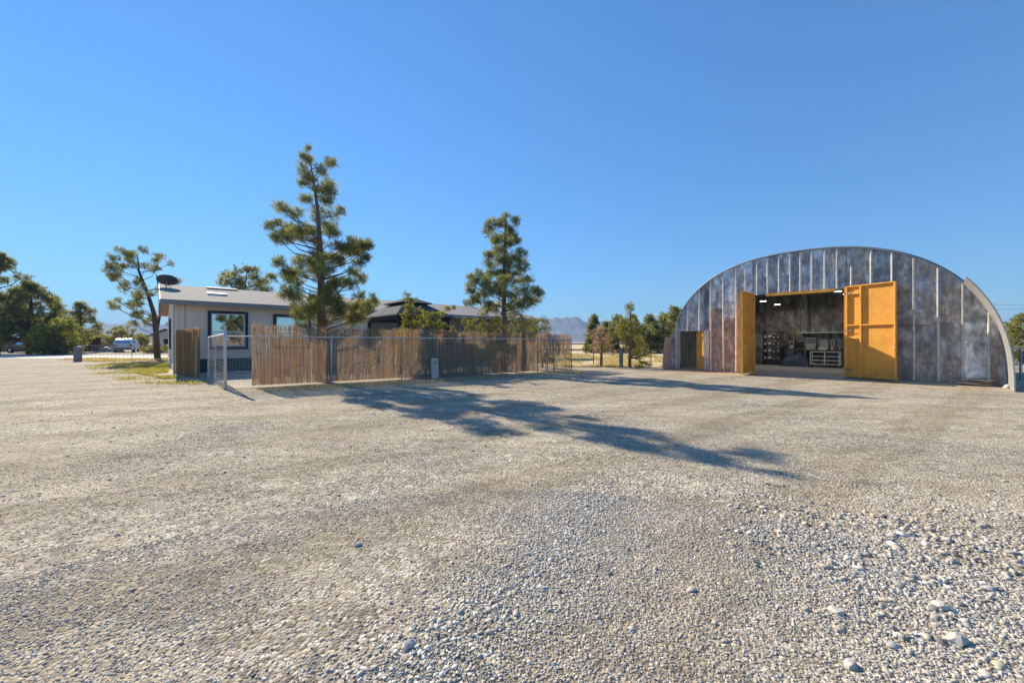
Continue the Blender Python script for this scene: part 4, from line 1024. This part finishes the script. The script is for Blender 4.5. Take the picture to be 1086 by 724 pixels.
hip(.62, gw-.62, .80, gd-.80, zt+.06, cxg-.12, cxg+.12, cyg-.35, cyg+.35, zt+.30, .04).build('upper_roof', M['gaz'], t)
mb = MB(); mb.bx(.82, gw-.82, 1.02, gd-1.02, zt-.04, zt+.10); mb.build('roof_collar', M['black'], t)
mb = MB(); mb.path([(cxg, cyg, zt+.28), (cxg, cyg, zt+.36), (cxg, cyg, zt+.40), (cxg, cyg, zt+.50)], [.06, .05, .02, .008], 8); mb.build('finial', M['black'], t)
for x_ in (.2, gw-.2):
    for y_ in (.2, gd-.2): mb = MB(); mb.bx(x_-.06, x_+.06, y_-.06, y_+.06, 0, ze-.0); mb.build('post', M['black'], t)
mb = MB()
for a_ in (((.1, .12), (gw-.1, .12)), ((.1, gd-.12), (gw-.1, gd-.12))): mb.bx(a_[0][0], a_[1][0], a_[0][1]-.03, a_[0][1]+.03, ze-.20, ze-.06)
for x_ in (.12, gw-.12): mb.bx(x_-.03, x_+.03, .16, gd-.16, ze-.20, ze-.06)
mb.build('beam', M['black'], t)

# ------------------------------------------------------------------ fence with reed screens
FA, FB = Vector((-8.05, 11.12, 0)), Vector((2.74, 18.29, 0))
fd = (FB-FA).normalized(); flen = (FB-FA).length; frz = math.atan2(fd.y, fd.x)
def reeds(x0, x1, top, rng, bottom=.05, pitch=.006, gapf=None, y0=.05):
    """split-reed matting: every stalk a thin three-sided prism"""
    xs = np.arange(x0, x1, pitch); n = len(xs); xs = xs+rng.normal(0, .002, n)
    rd = rng.uniform(.0024, .0048, n); yb = y0+rng.uniform(-.006, .006, n)
    tp = top(xs)+rng.normal(0, .022, n)+.025*np.sin(xs*23+np.sin(xs*9)*2)+.02*np.sin(xs*61)-np.abs(rng.normal(0, .06, n))*(rng.random(n) < .3); bt = bottom+np.abs(rng.normal(0, .015, n))
    keep = np.ones(n, bool)
    if gapf is not None:
        bt = np.where(rng.random(n) < gapf(xs), bt+rng.uniform(.55, .75, n), bt); keep = rng.random(n) > .12*gapf(xs)
    lx, ly = rng.normal(0, .012, n), rng.normal(0, .008, n)
    k = np.array([0, 2*np.pi/3, 4*np.pi/3]); ph = rng.uniform(0, 6, n)
    cx, sx = np.cos(k[None]+ph[:, None])*rd[:, None], np.sin(k[None]+ph[:, None])*rd[:, None]
    lo = np.stack([xs[:, None]+cx, yb[:, None]+sx, np.repeat(bt[:, None], 3, 1)], -1)
    hi = np.stack([(xs+lx)[:, None]+cx*.8, (yb+ly)[:, None]+sx*.8, np.repeat(tp[:, None], 3, 1)], -1)
    V_ = np.concatenate([lo, hi], 1)[keep]; n = len(V_)
    f_ = np.array([(0, 1, 4, 3), (1, 2, 5, 4), (2, 0, 3, 5)]); F_ = (f_[None]+(np.arange(n)*6)[:, None, None]).reshape(-1, 4)
    return V_.reshape(-1, 3), F_
def wiremesh(mb_, x0, x1, z0, z1, y=0.0, px=.10, pz=.10, r=.0022):
    z = z0
    while z <= z1+.001: mb_.box(((x0+x1)/2, y, z), (x1-x0, 2*r, 2*r)); z += pz
    x = x0
    while x <= x1: mb_.box((x, y+2.2*r, (z0+z1)/2), (2*r, 2*r, z1-z0)); x += px
fence = thing('reed_screen_fence', 'long wire fence covered with tan reed matting along the gravel', 'fence', FA, frz)
def fx(px, y): 
    Z_ = 420*CAM_H/(y-362); return (Vector(((px-543)/420*Z_, Z_, 0))-FA).dot(fd)
posts = [0, 2.75, 5.0, 6.35, 8.2, 9.9, 11.0, 11.9, flen]
for q, x_ in enumerate(posts):
    mb = MB(); h_ = 1.76 if q == 0 else 1.52; r_ = .04 if q == 0 else .022
    mb.path([(x_, 0, 0), (x_, 0, h_), (x_, 0, h_+.02)], [r_, r_, r_*.5], 10)
    if q == 0: mb.path([(x_, 0, 1.49), (x_, 0, 1.55)], [.048, .048], 10)
    mb.build('post', M['galv'] if q in (0, 1) else M['chainlink'], fence, True)
mb = MB(); mb.tube((0.03, -.0, 1.50), (flen, -.0, 1.50-.06), .02, 8); mb.build('top_rail', M['galv'], fence)
for q in range(len(posts)-1):
    mb = MB(); wiremesh(mb, posts[q]+.03, posts[q+1]-.03, .06, 1.46, -.026 if q else -.0, .075, .075); mb.build('wire_mesh', M['chainlink'], fence)
rgn = np.random.default_rng(77)
ftop = lambda xs: 1.83-.013*xs+.02*np.sin(xs*1.3)
mats = [(.62, 2.2), (2.2, 5.0), (5.0, 8.2), (8.2, 9.9), (9.9, flen)]
for q, (x0, x1) in enumerate(mats):
    gf = (lambda xs: np.clip((xs-10.6)/1.2, 0, .6)) if q == 4 else None
    va, fa = reeds(x0, x1-.01, ftop, rgn, .06, .006, gf)
    vb, fb_ = reeds(x0, x1-.01, ftop, rgn, .06, .009, gf, .062)
    o = np_mesh('reed_screen', np.concatenate([va, vb]), np.concatenate([fa, fb_+len(va)]), M['reed'], fence)
    mb = MB()
    for z_ in (.25, .62, 1.0, 1.38, 1.7): mb.box(((x0+x1)/2, .040, z_), (x1-x0-.02, .003, .003))
    mb.build('tie_wire', M['bark_dark'], o)
# gate bay running back from the corner post
GA, GB = FA, Vector((-11.15, 14.55, 0))
gd_ = (GB-GA).normalized(); gl = (GB-GA).length
gate = thing('wire_gate', 'open wire mesh gate bay with white posts left of the corner post', 'gate', GA, math.atan2(gd_.y, gd_.x))
mb = MB(); mb.tube((gl, 0, 0), (gl, 0, 1.53), .03, 10); mb.build('post', M['white'], gate)
mb = MB(); mb.tube((.05, 0, 1.56), (gl+.1, 0, 1.50), .024, 8); mb.build('top_rail', M['white'], gate)
mb = MB(); mb.tube((gl*.55, .0, .02), (gl*.55, 0, 1.52), .014, 6); mb.build('stay', M['galv'], gate)
mb = MB(); wiremesh(mb, .06, gl-.04, .05, 1.48, 0.03, .15, .10, .0022); mb.build('wire_mesh', M['chainlink'], gate)
# left reed screen running on towards the house
RA, RB = Vector((-11.3, 14.45, 0)), Vector((-13.85, 16.45, 0))
rdv = (RB-RA).normalized(); rl_ = (RB-RA).length
side = thing('reed_screen_fence', 'short reed screen, coloured as if sunlit, at the left corner of the house', 'fence', RA, math.atan2(rdv.y, rdv.x))
ctop = lambda xs: 1.80+.03*np.sin(xs*2)+xs*.0
va, fa = reeds(0, rl_, ctop, rgn, .03, .0060); vb, fb_ = reeds(0, rl_, ctop, rgn, .03, .009, None, .066)
Vc = np.concatenate([va, vb]); Vc[:, 1] += .13*np.sin(Vc[:, 0]*5.5)+.05*np.sin(Vc[:, 0]*13+1)
np_mesh('reed_screen', Vc, np.concatenate([fa, fb_+len(va)]), M['reed_sun_tint'], side)
for x_ in (.05, 1.5, rl_-.05): mb = MB(); mb.tube((x_, .16, 0), (x_, .16, 1.6), .022, 8); mb.build('post', M['chainlink'], side)
# pale post leaning on the reed
pz = Vector((-2.82, 14.42, 0))
t = thing('pale_slab', 'pale beige slab standing upright against the reed screen', 'slab', pz, frz)
mb = MB(); mb.box((0, 0, .37), (.27, .09, .74), M=Matrix.Rotation(rad(-5), 3, 'X')); mb.build('slab', M['stonepale'], t, bevel=.01)
mb = MB(); mb.box((0, -.062, .60), (.10, .02, .05)); mb.build('handle', M['grey'], t)

# ------------------------------------------------------------------ far left: roadside, cars, cottage
t = thing('utility_pedestal', 'grey utility pedestal standing at the road edge', 'utility box', (-29.6, 27.0, 0), .1)
mb = MB(); mb.bx(-.16, .16, -.14, .14, 0, .92); mb.build('body', M['grey'], t, bevel=.015)
mb = MB(); mb.prism([(-.17, .923), (.17, .923), (.17, .97), (.06, 1.04), (-.06, 1.04), (-.17, .97)], lambda u, v, d_: (u, d_, v), -.15, .15); mb.build('cap', M['grey'], t)
mb = MB(); mb.bx(-.12, .12, -.152, -.142, .3, .8); mb.build('door', M['grey'], t)
def wfence(label, x0, y0, x1, y1, h_, pts, rail_m='chainlink', name='wire_fence', rails=(1.0,), r=.025, mesh=True):
    p0, p1 = Vector((x0, y0, 0)), Vector((x1, y1, 0)); ln = (p1-p0).length
    t_ = thing(name, label, 'fence', p0, math.atan2(y1-y0, x1-x0))
    for k in range(pts):
        x_ = ln*k/(pts-1); m_ = MB(); m_.tube((x_, 0, 0), (x_, 0, h_+.03), r, 7); m_.build('post', M[rail_m], t_)
    for f_ in rails: m_ = MB(); m_.tube((0, 0, h_*f_), (ln, 0, h_*f_), r*.8, 6); m_.build('rail', M[rail_m], t_)
    if mesh: m_ = MB(); wiremesh(m_, .05, ln-.05, .08, h_-.05, .03, .3, .15, .004); m_.build('wire_mesh', M['chainlink'], t_)
    return t_
wfence('low wire fence along the road left of the leaning pine', -33.5, 30.6, -21.5, 31.0, 1.05, 4)
wfence('low wire fence at the field edge behind the bare tree', 2.9, 21.6, 9.0, 21.2, .88, 5, 'wood_brown')
wfence('brown pipe corral fence in front of the pine row', 2, 38, 22, 36, 1.1, 9, 'wood_brown', 'corral_fence', (1.0, .55), .05, False)
wfence('grey pipe fence past the right edge of the arched building', 16.4, 13.2, 21, 15.5, 1.1, 4, 'chainlink', 'pipe_fence', (1.0, .5), .03, True)
t = thing('utility_box', 'weathered green post box between the bare tree and the young pine', 'utility box', ((658.5-543)/420*20.8, 20.8, 0), .1)
mb = MB(); mb.bx(-.09, .09, -.08, .08, 0, .75); mb.build('body', M['greenbox'], t, bevel=.01)
mb = MB(); mb.bx(-.105, .105, -.095, .095, .752, .88); mb.build('lid', M['greenbox'], t, bevel=.015)
def car(label, x, y, rz, m, kind='suv', group=None):
    t_ = thing('parked_car', label, 'car', (x, y, 0), rz, group)
    if kind == 'suv': pr = [(-2.2, .35), (2.2, .35), (2.28, .6), (2.2, .95), (1.2, 1.05), (.55, 1.62), (-1.9, 1.66), (-2.22, 1.05)]; W_ = .9; gz = [(1.0, 1.1), (.5, 1.54), (-1.8, 1.57), (-2.0, 1.1)]
    else: pr = [(-2.2, .32), (2.2, .32), (2.28, .55), (2.15, .82), (1.1, .92), (.45, 1.38), (-1.0, 1.40), (-1.75, .98), (-2.25, .9)]; W_ = .86; gz = [(.9, .96), (.4, 1.32), (-.95, 1.33), (-1.5, .98)]
    m_ = MB(); m_.prism(pr, lambda u, v, d_: (u, d_*(1 if v < 1.1 else .86), v), -W_, W_); m_.build('body', M[m], t_, bevel=.06)
    for s_ in (-1, 1):
        g_ = MB(); g_.prism(gz, lambda u, v, d_: (u, d_*(1 if v < 1.15 else .88), v), s_*(W_+.004), s_*(W_+.014)); g_.build('window', M['glass'], t_)
        for x_ in (-1.35, 1.4):
            k_ = MB(); k_.path([(x_, s_*(W_-.18), .34), (x_, s_*(W_+.03), .34)], [.34, .34], 18); wh = k_.build('wheel', M['tyre'], t_)
            k_ = MB(); k_.path([(x_, s_*(W_+.031), .34), (x_, s_*(W_+.04), .34)], [.2, .19], 14); k_.build('rim', M['galv'], wh)
        l_ = MB(); l_.bx(-2.29, -2.2, s_*W_*.78-.12, s_*W_*.78+.12, .75, .98); l_.build('tail_light', M['red'], t_)
    zb = 1.15 if kind == 'suv' else 1.0
    g_ = MB(); g_.box((-2.16 if kind == 'suv' else -1.45, 0, zb+.18), (.03, 1.3, .38), M=Matrix.Rotation(.42 if kind == 'suv' else 1.0, 3, 'Y')); g_.build('rear_window', M['glass'], t_)
    b2_ = MB(); b2_.bx(-2.34, -2.2, -.8, .8, .38, .62); b2_.build('bumper', M['grey'], t_, bevel=.03)
    return t_
car('white suv seen from behind across the road', -48.6, 50, rad(125), 'car_white', 'suv')
car('white sedan half hidden by the dark bush across the road', -55.5, 49, rad(165), 'car_white', 'sedan')
car('dark low car under the pines at the left edge', -56.5, 46.5, rad(178), 'car_dark', 'sedan')
wfence('brown board fence under the dark pines at the left edge', -70, 49.5, -52, 50.0, 1.9, 8, 'wood_brown', 'board_fence', (.95, .2), .06, False)
bf = COL.objects[-1].parent
mb = MB()
for k in range(60): mb.bx(k*.3, k*.3+.27, .06, .085, .05, 1.85+.05*math.sin(k*2.1))
mb.build('boards', M['wood_brown'], bf)
def heap(label, x, y, rx, h_, m, seed):
    t_ = thing('heap', label, 'heap', (x, y, 0)); n_ = 14; vs_ = []
    for iy in range(n_):
        for ix in range(n_):
            u, v = ix/(n_-1)*2-1, iy/(n_-1)*2-1; d0 = min(1, math.hypot(u, v))
            vs_.append((u*rx, v*rx*.8, h_*(1-d0)**.9*(1+.35*noise.noise(Vector((u*3, v*3, seed))))))
    m_ = MB(); m_.add(vs_, [(a_, a_+1, a_+n_+1, a_+n_) for iy in range(n_-1) for a_ in range(iy*n_, iy*n_+n_-1)]); m_.build('mound', M[m], t_, True); return t_
heap('pale pointed heap left of the white suv', (122-543)/420*50, 50, 1.0, 1.15, 'lightgrey', 2)
heap('dark low heap between the pale heap and the white sedan', (112-543)/420*49, 49, 1.1, .75, 'grey', 4)
heap('rust brown earth heap behind the road fence', (100-543)/420*54, 54, 2.2, .7, 'verge', 6)
M['cottage'] = pmat('cream_wall', (.62, .58, .52), (.55, .51, .46), 3, .8)
M['roofpale'] = pmat('pale_roof', (.60, .55, .50), (.5, .46, .42), 2, .8)
t = thing('cottage', 'small pale gabled cottage with a porch behind the leaning pine', 'house', (-50.5, 55.5, 0), rad(8))
mb = MB(); mb.prism([(0, 0), (4.2, 0), (4.2, 2.1), (2.1, 3.0), (0, 2.1)], lambda u, v, d_: (u, d_, v), 0, 7); mb.build('wall', M['cottage'], t)
for a_, b_ in (((-.4, 2.02), (2.1, 3.1)), ((2.1, 3.1), (4.6, 2.02))):
    mb = MB(); mb.prism([a_, b_, (b_[0], b_[1]+.12), (a_[0], a_[1]+.12)], lambda u, v, d_: (u, d_, v), -.5, 7.4); mb.build('roof', M['roofpale'] if a_[0] > 0 else M['fascia'], t)
mb = MB(); mb.prism([(4.6, 1.98), (9.5, 1.98), (9.5, 2.10), (4.6, 2.75)], lambda u, v, d_: (u, d_, v), -.6, 6); mb.build('porch_roof', M['roofpale'], t)
mb = MB(); mb.bx(4.21, 9.3, 2.5, 5.8, 0, 1.97); mb.build('wall', M['wood_brown'], t)
for x_ in (4.9, 6.9, 9.2): mb = MB(); mb.bx(x_-.12, x_+.12, -.4, -.16, 0, 1.98); mb.build('porch_post', M['cottage'], t)
mb = MB(); mb.bx(1.4, 2.6, -.05, -.003, .8, 1.8); wn = mb.build('window', M['trim'], t); mb = MB(); mb.bx(1.5, 2.5, -.06, -.051, .9, 1.7); mb.build('pane', M['glass'], wn)
t = thing('power_line', 'pair of thin overhead wires at the right edge of the sky', 'wires', (40, 60, 0))
for z_ in (7.5, 6.8):
    mb = MB(); mb.path([(k*10, 0, z_-.6*(1-((k-4)/4)**2)) for k in range(9)], .018, 5); mb.build('wire', M['black'], t)
for x_ in (0, 80):
    mb = MB(); mb.path([(x_, .3, 0), (x_, .3, 8.2)], [.15, .1], 8); mb.build('pole', M['wood_brown'], t)

# ------------------------------------------------------------------ air
mh = bpy.data.materials.new('haze'); mh.use_nodes = True; th2 = mh.node_tree; th2.nodes.clear()
out = th2.nodes.new('ShaderNodeOutputMaterial'); pv = th2.nodes.new('ShaderNodeVolumePrincipled')
pv.inputs['Color'].default_value = (.46, .69, 1.0, 1); pv.inputs['Density'].default_value = .00029; pv.inputs['Anisotropy'].default_value = .0
th2.links.new(pv.outputs[0], out.inputs['Volume'])
mb = MB(); mb.bx(-3500, 3500, -300, 3000, -1.6, 165); hz = mb.build('haze', mh); tag(hz, kind='stuff')
